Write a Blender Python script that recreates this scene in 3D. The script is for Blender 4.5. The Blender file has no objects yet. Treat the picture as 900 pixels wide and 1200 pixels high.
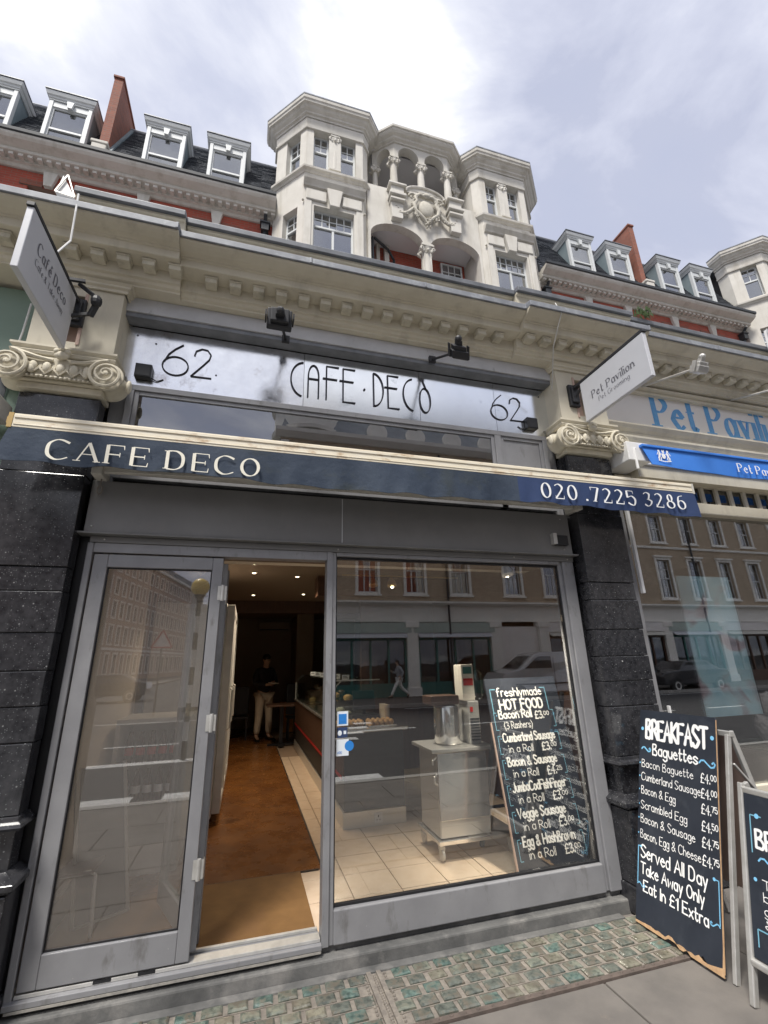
import bpy, bmesh, math, random
from math import sin, cos, pi, radians, sqrt, atan2
from mathutils import Vector, Matrix
random.seed(7)
SC = bpy.context.scene
COL = SC.collection
# ------------------------------------------------------------ camera
cam_d = bpy.data.cameras.new('camera'); cam = bpy.data.objects.new('camera', cam_d); COL.objects.link(cam)
SC.camera = cam
cam_d.sensor_fit = 'HORIZONTAL'; cam_d.sensor_width = 36; cam_d.lens = 36*532.3/900
cam_d.clip_start = .05; cam_d.clip_end = 2000
YAW, PITCH, ROLL = .2889, .3189, -.02517
F_ = Vector((sin(YAW)*cos(PITCH), cos(YAW)*cos(PITCH), sin(PITCH))); R_ = Vector((cos(YAW), -sin(YAW), 0)); U_ = R_.cross(F_)
R2 = R_*cos(ROLL)+U_*sin(ROLL); U2 = -R_*sin(ROLL)+U_*cos(ROLL)
M = Matrix((R2, U2, -F_)).transposed().to_4x4(); M.translation = Vector((0, -3.16, 1.6)); cam.matrix_world = M
SC.render.resolution_x = 768; SC.render.resolution_y = 1024
# ------------------------------------------------------------ sky, sun, exposure
SUN_EL, SUN_AZ = radians(60), radians(216)          # azimuth measured clockwise from +Y
W = bpy.data.worlds.new('World'); SC.world = W; W.use_nodes = True
nt = W.node_tree; nt.nodes.clear(); N = nt.nodes.new; L = nt.links.new
out = N('ShaderNodeOutputWorld'); bg = N('ShaderNodeBackground'); L(bg.outputs[0], out.inputs[0]); bg.inputs[1].default_value = .15
sky = N('ShaderNodeTexSky'); sky.sky_type = 'NISHITA'; sky.sun_disc = False; sky.sun_elevation = SUN_EL; sky.sun_rotation = SUN_AZ
tc = N('ShaderNodeTexCoord'); mp = N('ShaderNodeMapping'); mp.inputs['Location'].default_value = (3.1, 1.7, 0); mp.inputs['Rotation'].default_value = (0, 0, .5); mp.inputs['Scale'].default_value = (1.0, 1.25, 1.0)
sx = N('ShaderNodeSeparateXYZ'); L(tc.outputs['Generated'], sx.inputs[0]); mz = N('ShaderNodeMath'); mz.operation = 'MAXIMUM'; L(sx.outputs[2], mz.inputs[0]); mz.inputs[1].default_value = 0
ma = N('ShaderNodeMath'); ma.operation = 'ADD'; L(mz.outputs[0], ma.inputs[0]); ma.inputs[1].default_value = .22
dx = N('ShaderNodeMath'); dx.operation = 'DIVIDE'; L(sx.outputs[0], dx.inputs[0]); L(ma.outputs[0], dx.inputs[1]); dy = N('ShaderNodeMath'); dy.operation = 'DIVIDE'; L(sx.outputs[1], dy.inputs[0]); L(ma.outputs[0], dy.inputs[1])
cb = N('ShaderNodeCombineXYZ'); L(dx.outputs[0], cb.inputs[0]); L(dy.outputs[0], cb.inputs[1]); L(cb.outputs[0], mp.inputs[0])
def wn(scale, det, ro, dist=0):
    n = N('ShaderNodeTexNoise'); n.inputs['Scale'].default_value = scale; n.inputs['Detail'].default_value = det; n.inputs['Roughness'].default_value = ro; n.inputs['Distortion'].default_value = dist
    L(mp.outputs[0], n.inputs['Vector']); return n
def ramp(src, stops):
    r = N('ShaderNodeValToRGB'); L(src, r.inputs[0]); e = r.color_ramp.elements
    while len(e) < len(stops): e.new(.5)
    for i, (p, c) in enumerate(stops): e[i].position = p; e[i].color = (*c, 1) if len(c) == 3 else c
    return r
n1 = wn(2.6, 9, .56, .35); n2 = wn(.8, 3, .5, 0)
add = N('ShaderNodeMath'); add.operation = 'MULTIPLY_ADD'; L(n2.outputs[0], add.inputs[0]); add.inputs[1].default_value = .8; L(n1.outputs[0], add.inputs[2])
sc_ = N('ShaderNodeMath'); sc_.operation = 'MULTIPLY'; L(add.outputs[0], sc_.inputs[0]); sc_.inputs[1].default_value = .75
cl = ramp(sc_.outputs[0], [(.56, (2.2, 2.34, 2.95)), (.64, (2.7, 2.83, 3.4)), (.72, (3.5, 3.6, 4.0)), (.80, (5.0, 5.0, 5.15))])
cov = ramp(n1.outputs[0], [(.30, (.93,)*3), (.46, (1,)*3)])
mx = N('ShaderNodeMix'); mx.data_type = 'RGBA'; L(cov.outputs[0], mx.inputs[0]); L(sky.outputs[0], mx.inputs[6]); L(cl.outputs[0], mx.inputs[7])
L(mx.outputs[2], bg.inputs[0])
sd = bpy.data.lights.new('sun', 'SUN'); sd.energy = 2.8; sd.angle = radians(14); sd.color = (1, .96, .9)
so = bpy.data.objects.new('sun', sd); COL.objects.link(so)
so.rotation_euler = (pi/2-SUN_EL, 0, pi-SUN_AZ) 
so.location = (0, -5, 30)
dirv = Vector((sin(SUN_AZ)*cos(SUN_EL), cos(SUN_AZ)*cos(SUN_EL), sin(SUN_EL)))
so.rotation_euler = (-dirv).to_track_quat('-Z', 'Y').to_euler()
SC.view_settings.view_transform = 'Standard'; SC.view_settings.look = 'None'; SC.view_settings.gamma = 1; SC.view_settings.exposure = .78
SC.render.engine = 'CYCLES'
SC.cycles.max_bounces = 8; SC.cycles.transparent_max_bounces = 16; SC.cycles.glossy_bounces = 4
# ------------------------------------------------------------ materials
def mat(name, col, rough=.6, metal=0, col2=None, nscale=6, detail=6, lo=.35, hi=.65, bump=0, bscale=60, bdist=.002, spec=.5, coat=0, stretch=None, speck=None, rvar=0, dirt=None):
    m = bpy.data.materials.new(name); m.use_nodes = True; t = m.node_tree; p = t.nodes['Principled BSDF']
    p.inputs['Roughness'].default_value = rough; p.inputs['Metallic'].default_value = metal; p.inputs['Specular IOR Level'].default_value = spec
    p.inputs['Coat Weight'].default_value = coat
    p.inputs['Base Color'].default_value = (*col, 1)
    g = t.nodes.new('ShaderNodeNewGeometry'); vec = g.outputs['Position']
    if stretch:
        mm = t.nodes.new('ShaderNodeMapping'); mm.inputs['Scale'].default_value = stretch; t.links.new(vec, mm.inputs[0]); vec = mm.outputs[0]
    def noise(s, d=5, r=.6):
        n = t.nodes.new('ShaderNodeTexNoise'); n.inputs['Scale'].default_value = s; n.inputs['Detail'].default_value = d; n.inputs['Roughness'].default_value = r; t.links.new(vec, n.inputs['Vector']); return n.outputs[0]
    def rmp(src, a, b, ca, cb):
        r = t.nodes.new('ShaderNodeValToRGB'); t.links.new(src, r.inputs[0]); e = r.color_ramp.elements
        e[0].position = a; e[0].color = (*ca, 1); e[1].position = b; e[1].color = (*cb, 1); return r.outputs[0]
    cur = None
    if col2:
        cur = rmp(noise(nscale, detail), lo, hi, col, col2)
    def mix(fac, a, b):
        x = t.nodes.new('ShaderNodeMix'); x.data_type = 'RGBA'; t.links.new(fac, x.inputs[0])
        if a is None: x.inputs[6].default_value = (*col, 1)
        else: t.links.new(a, x.inputs[6])
        x.inputs[7].default_value = (*b, 1); return x.outputs[2]
    for sp in (speck or []):       # (scale, radius, colour, density)
        v = t.nodes.new('ShaderNodeTexVoronoi'); v.inputs['Scale'].default_value = sp[0]; t.links.new(vec, v.inputs['Vector'])
        a = rmp(v.outputs['Distance'], sp[1]*.7, sp[1], (1, 1, 1), (0, 0, 0))
        sepc = t.nodes.new('ShaderNodeSeparateColor'); t.links.new(v.outputs['Color'], sepc.inputs[0])
        b = rmp(sepc.outputs[0], sp[3], sp[3]+.02, (1, 1, 1), (0, 0, 0))
        mu = t.nodes.new('ShaderNodeMath'); mu.operation = 'MULTIPLY'; t.links.new(a, mu.inputs[0]); t.links.new(b, mu.inputs[1])
        cur = mix(mu.outputs[0], cur, sp[2])
    if dirt:                        # (scale, lo, hi, colour, stretch in z)
        mm = t.nodes.new('ShaderNodeMapping'); mm.inputs['Scale'].default_value = (1, 1, dirt[4]); t.links.new(g.outputs['Position'], mm.inputs[0])
        n = t.nodes.new('ShaderNodeTexNoise'); n.inputs['Scale'].default_value = dirt[0]; n.inputs['Detail'].default_value = 8; n.inputs['Roughness'].default_value = .65; t.links.new(mm.outputs[0], n.inputs['Vector'])
        cur = mix(rmp(n.outputs[0], dirt[1], dirt[2], (0, 0, 0), (1, 1, 1)), cur, dirt[3])
    if cur is not None: t.links.new(cur, p.inputs['Base Color'])
    if rvar:
        mr = t.nodes.new('ShaderNodeMapRange'); mr.inputs[3].default_value = max(0, rough-rvar); mr.inputs[4].default_value = rough+rvar; t.links.new(noise(nscale*2.3), mr.inputs[0]); t.links.new(mr.outputs[0], p.inputs['Roughness'])
    if bump:
        b = t.nodes.new('ShaderNodeBump'); b.inputs['Strength'].default_value = bump; b.inputs['Distance'].default_value = bdist; t.links.new(noise(bscale, 6), b.inputs['Height']); t.links.new(b.outputs[0], p.inputs['Normal'])
    return m
def glass(name, refl=.1, tint=(1, 1, 1), edge=.5, rough=0.0, sheen_mix=0, sheen_col=(.7, .7, .68), wav=0):
    m = bpy.data.materials.new(name); m.use_nodes = True; t = m.node_tree; t.nodes.clear()
    o = t.nodes.new('ShaderNodeOutputMaterial'); tr = t.nodes.new('ShaderNodeBsdfTransparent'); gl = t.nodes.new('ShaderNodeBsdfGlossy'); mx = t.nodes.new('ShaderNodeMixShader')
    tr.inputs[0].default_value = (*tint, 1); gl.inputs['Roughness'].default_value = rough
    lw = t.nodes.new('ShaderNodeLayerWeight'); lw.inputs[0].default_value = .35
    mr = t.nodes.new('ShaderNodeMapRange'); mr.inputs[3].default_value = refl; mr.inputs[4].default_value = edge; t.links.new(lw.outputs['Fresnel'], mr.inputs[0]); mr.inputs[1].default_value = .02
    t.links.new(mr.outputs[0], mx.inputs[0]); t.links.new(tr.outputs[0], mx.inputs[1]); t.links.new(gl.outputs[0], mx.inputs[2]); cur = mx.outputs[0]
    if wav:
        n = t.nodes.new('ShaderNodeTexNoise'); n.inputs['Scale'].default_value = 1.3; b = t.nodes.new('ShaderNodeBump'); b.inputs['Strength'].default_value = wav; b.inputs['Distance'].default_value = .02
        g = t.nodes.new('ShaderNodeNewGeometry'); t.links.new(g.outputs['Position'], n.inputs['Vector']); t.links.new(n.outputs[0], b.inputs['Height']); t.links.new(b.outputs[0], gl.inputs['Normal'])
    if sheen_mix:  # pale diffuse layer paints a brighter reflection into the door glass
        d = t.nodes.new('ShaderNodeBsdfDiffuse'); d.inputs[0].default_value = (*sheen_col, 1); m2 = t.nodes.new('ShaderNodeMixShader'); m2.inputs[0].default_value = sheen_mix
        t.links.new(cur, m2.inputs[1]); t.links.new(d.outputs[0], m2.inputs[2]); cur = m2.outputs[0]
    t.links.new(cur, o.inputs[0]); return m
def emis(name, col, s):
    m = bpy.data.materials.new(name); m.use_nodes = True; p = m.node_tree.nodes['Principled BSDF']; p.inputs['Base Color'].default_value = (*col, 1)
    p.inputs['Emission Color'].default_value = (*col, 1); p.inputs['Emission Strength'].default_value = s; return m
X = dict(
 stucco=mat('stucco', (.64, .595, .48), .75, col2=(.56, .515, .41), nscale=3, bump=.25, bscale=40, dirt=(5, .53, .8, (.40, .365, .29), .22)),
 stucco_up=mat('stucco_up', (.64, .615, .56), .8, col2=(.57, .545, .49), nscale=2, bump=.2, bscale=25, dirt=(3.2, .50, .76, (.42, .39, .33), .14)),
 modil=mat('modil', (.60, .56, .45), .8, col2=(.52, .48, .38), nscale=12, bump=.3, bscale=60, dirt=(7, .5, .75, (.3, .28, .22), .6)),
 lead=mat('lead', (.19, .20, .225), .6, .1, col2=(.28, .295, .32), nscale=7, bump=.3, bscale=30, dirt=(14, .55, .75, (.36, .38, .40), 1)),
 slate_lead=mat('slate_lead', (.14, .15, .165), .5, .2, col2=(.22, .23, .25), nscale=6, bump=.2),
 granite=mat('granite', (.014, .0145, .017), .15, col2=(.036, .036, .040), nscale=24, speck=[(42, .2, (.20, .205, .205), .12), (90, .28, (.11, .115, .118), .4), (9, .06, (.42, .42, .41), .10)], rvar=.12, dirt=(2.2, .5, .8, (.075, .075, .08), .6), spec=.6, bump=.05, bscale=8),
 greyframe=mat('greyframe', (.24, .24, .25), .4, .15, col2=(.28, .28, .29), nscale=5, rvar=.1, dirt=(13, .57, .75, (.15, .145, .14), .4), spec=.5, speck=[(38, .09, (.42, .42, .41), .10)], bump=.08, bscale=8),
 shutter=mat('shutter', (.17, .168, .166), .42, .1, col2=(.20, .198, .195), nscale=3, rvar=.1, dirt=(5, .6, .8, (.2, .19, .18), 1)),
 beam=mat('beam', (.46, .465, .48), .6, col2=(.55, .555, .57), nscale=4, bump=.2, bscale=30, dirt=(10, .6, .8, (.12, .12, .13), .5)),
 mirror=mat('mirror', (.90, .92, .94), .16, 1, col2=(.86, .88, .9), nscale=5, rvar=.05, bump=.03, bscale=4, dirt=(7, .62, .8, (.5, .53, .55), 1)),
 mirror2=mat('mirror2', (.90, .91, .93), .22, 1, col2=(.82, .83, .86), nscale=9, rvar=.12, bump=.16, bscale=5, bdist=.01, dirt=(6, .56, .72, (.5, .47, .46), .8)),
 black=mat('black', (.012, .012, .014), .4, rvar=.1), blackm=mat('blackm', (.02, .021, .025), .55), steel_letter=mat('steel_letter', (.05, .05, .06), .3, .6),
 navy=mat('navy', (.022, .037, .066), .75, col2=(.040, .058, .088), nscale=3, bump=.6, bscale=9, bdist=.012, dirt=(2.6, .54, .78, (.045, .055, .05), 1.4)),
 navy2=mat('navy2', (.020, .042, .115), .75, col2=(.026, .050, .135), nscale=6, bump=.3, bscale=120),
 awnbar=mat('awnbar', (.74, .66, .50), .5, col2=(.80, .75, .63), nscale=8, stretch=(1, 1, 12), dirt=(6, .56, .72, (.42, .27, .14), 2.5)),
 awnwhite=mat('awnwhite', (.62, .60, .54), .5, col2=(.5, .48, .43), nscale=9),
 cream_letter=mat('cream_letter', (.80, .77, .66), .6), white_letter=mat('white_letter', (.85, .86, .86), .6),
 white=mat('white', (.76, .76, .75), .45, col2=(.68, .68, .67), nscale=5), signwhite=mat('signwhite', (.56, .57, .60), .4, col2=(.52, .53, .56), nscale=3, dirt=(8, .62, .8, (.42, .42, .44), 1)),
 petfascia=mat('petfascia', (.80, .77, .735), .55, col2=(.75, .72, .69), nscale=2), petletter=mat('petletter', (.085, .30, .62), .5, col2=(.13, .38, .68), nscale=20),
 petblue=mat('petblue', (.035, .19, .66), .65, col2=(.045, .22, .72), nscale=4, bump=.2, bscale=90),
 brick=None, terr=mat('terr', (.62, .61, .62), .6),
 chalk=mat('chalk', (.016, .021, .032), .55, col2=(.026, .032, .045), nscale=4, dirt=(9, .55, .8, (.045, .052, .065), 1)),
 chalkwhite=mat('chalkwhite', (.88, .88, .86), .7), chalkblue=mat('chalkblue', (.22, .55, .82), .7), chalkblue2=mat('chalkblue2', (.18, .42, .55), .7),
 alu=mat('alu', (.62, .61, .58), .42, .5, col2=(.5, .49, .46), nscale=12, rvar=.1), chip=mat('chip', (.55, .36, .2), .8, col2=(.42, .26, .14), nscale=30),
 pinkwood=mat('pinkwood', (.5, .36, .30), .7), stain=mat('stain', (.92, .91, .89), .16, .85, col2=(.8, .79, .77), nscale=3, rvar=.06, bump=.12, bscale=3, bdist=.02),
 stainp=mat('stainp', (.66, .65, .62), .35, .6), 
 tile=mat('tile', (.62, .48, .35), .33, col2=(.68, .55, .42), nscale=9, rvar=.1, dirt=(4, .6, .8, (.46, .34, .24), 1)), grout=mat('grout', (.3, .22, .16), .8),
 matfl=mat('matfl', (.115, .042, .011), .28, col2=(.24, .10, .028), nscale=2.6, lo=.3, hi=.7, rvar=.14, bump=.3, bscale=60, dirt=(2.0, .55, .7, (.10, .045, .02), 1)), darkstrip=mat('darkstrip', (.05, .04, .035), .5, .4),
 matfront=mat('matfront', (.22, .115, .037), .8, col2=(.15, .075, .022), nscale=5, lo=.3, hi=.7, bump=.6, bscale=160, dirt=(3.0, .56, .72, (.16, .08, .03), 1)),
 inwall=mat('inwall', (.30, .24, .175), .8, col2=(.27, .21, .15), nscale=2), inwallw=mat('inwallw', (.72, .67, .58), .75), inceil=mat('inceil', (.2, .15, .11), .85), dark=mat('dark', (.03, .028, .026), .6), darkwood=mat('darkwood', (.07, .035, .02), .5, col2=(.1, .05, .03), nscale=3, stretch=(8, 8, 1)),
 orange=mat('orange', (.55, .24, .04), .5), slab=mat('slab', (.085, .085, .083), .85, col2=(.15, .148, .142), nscale=6, bump=.8, bscale=50, dirt=(5, .52, .72, (.24, .23, .215), 1)),
 pave=mat('pave', (.125, .115, .105), .85, col2=(.165, .15, .135), nscale=4, bump=.4, bscale=90, dirt=(2.2, .6, .74, (.26, .205, .16), 1)),
 iron=mat('iron', (.17, .15, .13), .8, .0, col2=(.26, .23, .195), nscale=25, bump=.7, bscale=120, bdist=.004), rust=mat('rust', (.085, .068, .058), .8, col2=(.13, .10, .085), nscale=20, bump=.6, bscale=90, bdist=.004),
 asphalt=mat('asphalt', (.035, .035, .037), .85, col2=(.05, .05, .051), nscale=3, bump=.5, bscale=120), roadwhite=mat('roadwhite', (.7, .7, .68), .7, col2=(.55, .55, .53), nscale=8), kerb=mat('kerb', (.3, .29, .27), .8, col2=(.36, .35, .33), nscale=8),
 slate=mat('slate', (.075, .085, .10), .45, col2=(.12, .13, .15), nscale=5, bump=.3, bscale=20), cheek=mat('cheek', (.22, .27, .29), .6, col2=(.17, .22, .24), nscale=2), dormw=mat('dormw', (.60, .62, .62), .55),
 pipe=mat('pipe', (.03, .035, .04), .5), green=mat('green', (.16, .23, .18), .5, col2=(.19, .26, .21), nscale=2), teal=mat('teal', (.05, .17, .15), .5), tealfas=mat('tealfas', (.40, .47, .42), .5),
 skin=mat('skin', (.5, .32, .23), .55), hairm=mat('hair', (.02, .015, .012), .5, bump=.5, bscale=200), jacket=mat('jacket', (.018, .018, .022), .8, col2=(.03, .03, .035), nscale=20), trous=mat('trous', (.62, .53, .42), .85, col2=(.55, .47, .37), nscale=12), shoe=mat('shoe', (.02, .018, .016), .4),
 greycoat=mat('greycoat', (.3, .32, .34), .8, col2=(.38, .4, .42), nscale=10), whitetr=mat('whitetr', (.75, .74, .7), .85),
 gold=mat('gold', (.5, .35, .15), .35, .8), bread=mat('bread', (.62, .36, .14), .6, col2=(.72, .48, .22), nscale=25, bump=.4, bscale=40), cake=mat('cake', (.65, .4, .2), .6), red=mat('red', (.5, .03, .03), .4), label=mat('label', (.75, .8, .85), .4), blue=mat('blue', (.03, .22, .62), .4), cola=mat('cola', (.04, .012, .008), .15),
 carp=mat('carp', (.5, .5, .5), .25, .3, coat=.8), cardark=mat('cardark', (.03, .03, .035), .2, .3, coat=.8), tyre=mat('tyre', (.02, .02, .02), .85), beacon=mat('beacon', (.85, .62, .15), .35), fur=mat('fur', (.42, .38, .38), .95, col2=(.62, .58, .58), nscale=50, bump=1, bscale=90, bdist=.01), furskin=mat('furskin', (.75, .6, .45), .8), curtain=mat('curtain', (.7, .7, .68), .8, col2=(.5, .5, .48), nscale=4, stretch=(8, 8, .5)),
 lettergrey=mat('lettergrey', (.13, .13, .15), .6), fridge=mat('fridge', (.7, .7, .68), .35, .1, col2=(.6, .6, .58), nscale=6), pinkp=mat('pinkp', (.5, .12, .2), .5), foliage=mat('foliage', (.06, .1, .03), .7), crestd=mat('crestd', (.55, .52, .45), .85, col2=(.47, .44, .37), nscale=15, bump=.3, bscale=60),
 gdark=glass('gdark', .16, (.25, .28, .3), .6), gwin=glass('gwin', .165, (.97, .98, .97), .55), gdoor=glass('gdoor', .15, (.96, .95, .94), .6, sheen_mix=.055, sheen_col=(.85, .76, .66)), gpet=glass('gpet', .22, (.95, .96, .96), .6), gtrans=glass('gtrans', .32, (.3, .32, .36), .6), gcase=glass('gcase', .10, (.9, .95, .93), .5), gup=glass('gup', .34, (.55, .58, .62), .8, wav=.1), gup2=glass('gup2', .12, (.28, .33, .38), .5, wav=.15),
)
def brickmat(name, c1, c2, mort, scale=1, bw=.22, bh=.075, rot=None, ax='xz'):
    m = bpy.data.materials.new(name); m.use_nodes = True; t = m.node_tree; p = t.nodes['Principled BSDF']; p.inputs['Roughness'].default_value = .85
    g = t.nodes.new('ShaderNodeNewGeometry'); s = t.nodes.new('ShaderNodeSeparateXYZ'); c = t.nodes.new('ShaderNodeCombineXYZ'); t.links.new(g.outputs['Position'], s.inputs[0])
    a = t.nodes.new('ShaderNodeMath'); a.operation = 'ADD'; t.links.new(s.outputs[0], a.inputs[0]); t.links.new(s.outputs[1], a.inputs[1])
    t.links.new(a.outputs[0], c.inputs[0]); t.links.new(s.outputs[2], c.inputs[1])
    b = t.nodes.new('ShaderNodeTexBrick'); b.inputs['Scale'].default_value = 1; b.inputs['Brick Width'].default_value = bw; b.inputs['Row Height'].default_value = bh; b.inputs['Mortar Size'].default_value = .006
    b.inputs['Color1'].default_value = (*c1, 1); b.inputs['Color2'].default_value = (*c2, 1); b.inputs['Mortar'].default_value = (*mort, 1); t.links.new(c.outputs[0], b.inputs[0])
    n = t.nodes.new('ShaderNodeTexNoise'); n.inputs['Scale'].default_value = .9; n.inputs['Detail'].default_value = 6; t.links.new(g.outputs['Position'], n.inputs['Vector'])
    mx = t.nodes.new('ShaderNodeMix'); mx.data_type = 'RGBA'; mx.blend_type = 'MULTIPLY'; mx.inputs[0].default_value = .5; r = t.nodes.new('ShaderNodeValToRGB'); r.color_ramp.elements[0].color = (.5, .45, .45, 1); r.color_ramp.elements[1].position = .7
    t.links.new(n.outputs[0], r.inputs[0]); t.links.new(b.outputs[0], mx.inputs[6]); t.links.new(r.outputs[0], mx.inputs[7]); t.links.new(mx.outputs[2], p.inputs['Base Color'])
    return m
X['brick'] = brickmat('brick_red', (.44, .085, .05), (.34, .065, .04), (.25, .16, .12))
X['brickdk'] = brickmat('brick_chimney', (.30, .10, .06), (.22, .075, .05), (.2, .14, .11))
X['stock'] = brickmat('brick_stock', (.55, .44, .31), (.44, .345, .24), (.3, .27, .22))
X['redter'] = brickmat('brick_terrace', (.44, .27, .20), (.37, .22, .165), (.4, .34, .28))
X['oppwhite'] = mat('oppwhite', (.84, .82, .76), .7, col2=(.78, .76, .7), nscale=2)
X['oldmortar'] = mat('oldmortar', (.36, .34, .3), .9, col2=(.25, .24, .22), nscale=30)
X['roofgrey'] = mat('roofgrey', (.27, .29, .31), .6, col2=(.34, .36, .38), nscale=2)
X['gblock'] = []
for i, (a, b) in enumerate([((.075, .085, .07), (.22, .235, .185)), ((.05, .08, .07), (.14, .205, .175)), ((.10, .095, .07), (.25, .24, .185)), ((.06, .068, .058), (.15, .165, .14))]):
    X['gblock'].append(mat('gblock%d' % i, a, .2, col2=b, nscale=34, lo=.36, hi=.62, spec=.8, rvar=.12, bump=.4, bscale=45, bdist=.006, dirt=(17, .47, .6, (.13, .115, .09), 1)))
# ------------------------------------------------------------ mesh builder
class MB:
    def __init__(s): s.v = []; s.f = []; s.sm = False
    def add(s, vs, fs):
        o = len(s.v); s.v += [tuple(v) for v in vs]; s.f += [tuple(i+o for i in f) for f in fs]; return s
    def box(s, x0, x1, y0, y1, z0, z1):
        return s.add([(x0, y0, z0), (x1, y0, z0), (x1, y1, z0), (x0, y1, z0), (x0, y0, z1), (x1, y0, z1), (x1, y1, z1), (x0, y1, z1)],
                     [(0, 3, 2, 1), (4, 5, 6, 7), (0, 1, 5, 4), (1, 2, 6, 5), (2, 3, 7, 6), (3, 0, 4, 7)])
    def obox(s, c, ax, ay, az):      # oriented box: centre and three half-extent vectors
        c, ax, ay, az = map(Vector, (c, ax, ay, az)); vs = []
        for k in (-1, 1):
            for (i, j) in ((-1, -1), (1, -1), (1, 1), (-1, 1)): vs.append(c+ax*i+ay*j+az*k)
        return s.add(vs, [(0, 3, 2, 1), (4, 5, 6, 7), (0, 1, 5, 4), (1, 2, 6, 5), (2, 3, 7, 6), (3, 0, 4, 7)])
    def bar(s, a, b, w, h=None, up=(0, 0, 1)):
        a, b = Vector(a), Vector(b); d = (b-a); L_ = d.length; d.normalize(); u = Vector(up)
        if abs(d.dot(u)) > .98: u = Vector((1, 0, 0))
        r = d.cross(u).normalized(); u = r.cross(d); h = h or w
        return s.obox((a+b)/2, d*L_/2, r*w/2, u*h/2)
    def sweep(s, prof, x0, x1, caps=True, fn=None):  # closed (y,z) profile swept along x
        n = len(prof); A = [(x0, y, z) for y, z in prof]; B = [(x1, y, z) for y, z in prof]
        fs = [(i, (i+1) % n, n+(i+1) % n, n+i) for i in range(n)]
        if caps: fs += [tuple(range(n))[::-1], tuple(range(n, 2*n))]
        return s.add(A+B, fs)
    def sweep_path(s, prof, pts, closed=False):  # profile (out,z) swept along plan polyline, mitred; 'out' is to the right-hand side of travel
        n = len(prof); m = len(pts); rings = []
        P = [Vector((p[0], p[1])) for p in pts]
        for i in range(m):
            d1 = (P[i]-P[i-1]).normalized() if (i > 0 or closed) else None; d2 = (P[(i+1) % m]-P[i]).normalized() if (i < m-1 or closed) else None
            if d1 is None: d1 = d2
            if d2 is None: d2 = d1
            n1 = Vector((d1.y, -d1.x)); n2 = Vector((d2.y, -d2.x)); b = (n1+n2).normalized(); k = 1/max(.3, b.dot(n1))
            rings.append([(P[i].x+b.x*o*k, P[i].y+b.y*o*k, z) for o, z in prof])
        vs = [v for r in rings for v in r]; fs = []
        for i in range(m if closed else m-1):
            a, b_ = i*n, ((i+1) % m)*n
            for j in range(n): fs.append((a+j, a+(j+1) % n, b_+(j+1) % n, b_+j))
        if not closed: fs += [tuple(range(n))[::-1], tuple(range((m-1)*n, m*n))]
        return s.add(vs, fs)
    def prism(s, poly, z0, z1):
        n = len(poly); return s.add([(x, y, z0) for x, y in poly]+[(x, y, z1) for x, y in poly], [tuple(range(n))[::-1], tuple(range(n, 2*n))]+[(i, (i+1) % n, n+(i+1) % n, n+i) for i in range(n)])
    def plate(s, poly, o, ux, uy, th):   # polygon in plane (o,ux,uy), extruded by vector th
        o, ux, uy, th = map(Vector, (o, ux, uy, th)); n = len(poly); A = [o+ux*a+uy*b for a, b in poly]
        return s.add(A+[p+th for p in A], [tuple(range(n)), tuple(range(n, 2*n))[::-1]]+[(i, n+i, n+(i+1) % n, (i+1) % n) for i in range(n)])
    def tube(s, pts, r, n=8, caps=True):
        pts = [Vector(p) for p in pts]; m = len(pts); rr = r if isinstance(r, (list, tuple)) else [r]*m; vs = []; ref = None
        for i, p in enumerate(pts):
            d = (pts[min(i+1, m-1)]-pts[max(i-1, 0)]).normalized()
            if ref is None: ref = Vector((0, 0, 1)) if abs(d.z) < .9 else Vector((1, 0, 0))
            a = d.cross(ref).normalized(); b = a.cross(d).normalized(); ref = b
            vs += [p+(a*cos(2*pi*k/n)+b*sin(2*pi*k/n))*rr[i] for k in range(n)]
        fs = [(i*n+k, i*n+(k+1) % n, (i+1)*n+(k+1) % n, (i+1)*n+k) for i in range(m-1) for k in range(n)]
        if caps: fs += [tuple(range(n))[::-1], tuple(range((m-1)*n, m*n))]
        return s.add(vs, fs)
    def lathe(s, c, prof, n=20, ax=(0, 0, 1), th=2*pi):
        ax = Vector(ax).normalized(); u = ax.orthogonal().normalized(); w = ax.cross(u); c = Vector(c); m = len(prof)
        vs = [c+ax*z+(u*cos(2*pi*k/n)+w*sin(2*pi*k/n))*r for r, z in prof for k in range(n)]
        fs = [(i*n+k, i*n+(k+1) % n, (i+1)*n+(k+1) % n, (i+1)*n+k) for i in range(m-1) for k in range(n)]
        fs += [tuple(range(n))[::-1], tuple(range((m-1)*n, m*n))]
        return s.add(vs, fs)
    def ball(s, c, rx, ry=None, rz=None, n=10, m=6):
        ry = ry or rx; rz = rz or rx; vs = [(c[0], c[1], c[2]-rz)]; 
        for i in range(1, m):
            t = -pi/2+pi*i/m
            vs += [(c[0]+rx*cos(t)*cos(2*pi*k/n), c[1]+ry*cos(t)*sin(2*pi*k/n), c[2]+rz*sin(t)) for k in range(n)]
        vs.append((c[0], c[1], c[2]+rz)); fs = [(0, 1+(k+1) % n, 1+k) for k in range(n)]
        for i in range(m-2): fs += [(1+i*n+k, 1+i*n+(k+1) % n, 1+(i+1)*n+(k+1) % n, 1+(i+1)*n+k) for k in range(n)]
        e = len(vs)-1; fs += [(e, 1+(m-2)*n+k, 1+(m-2)*n+(k+1) % n) for k in range(n)]
        return s.add(vs, fs)
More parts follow.
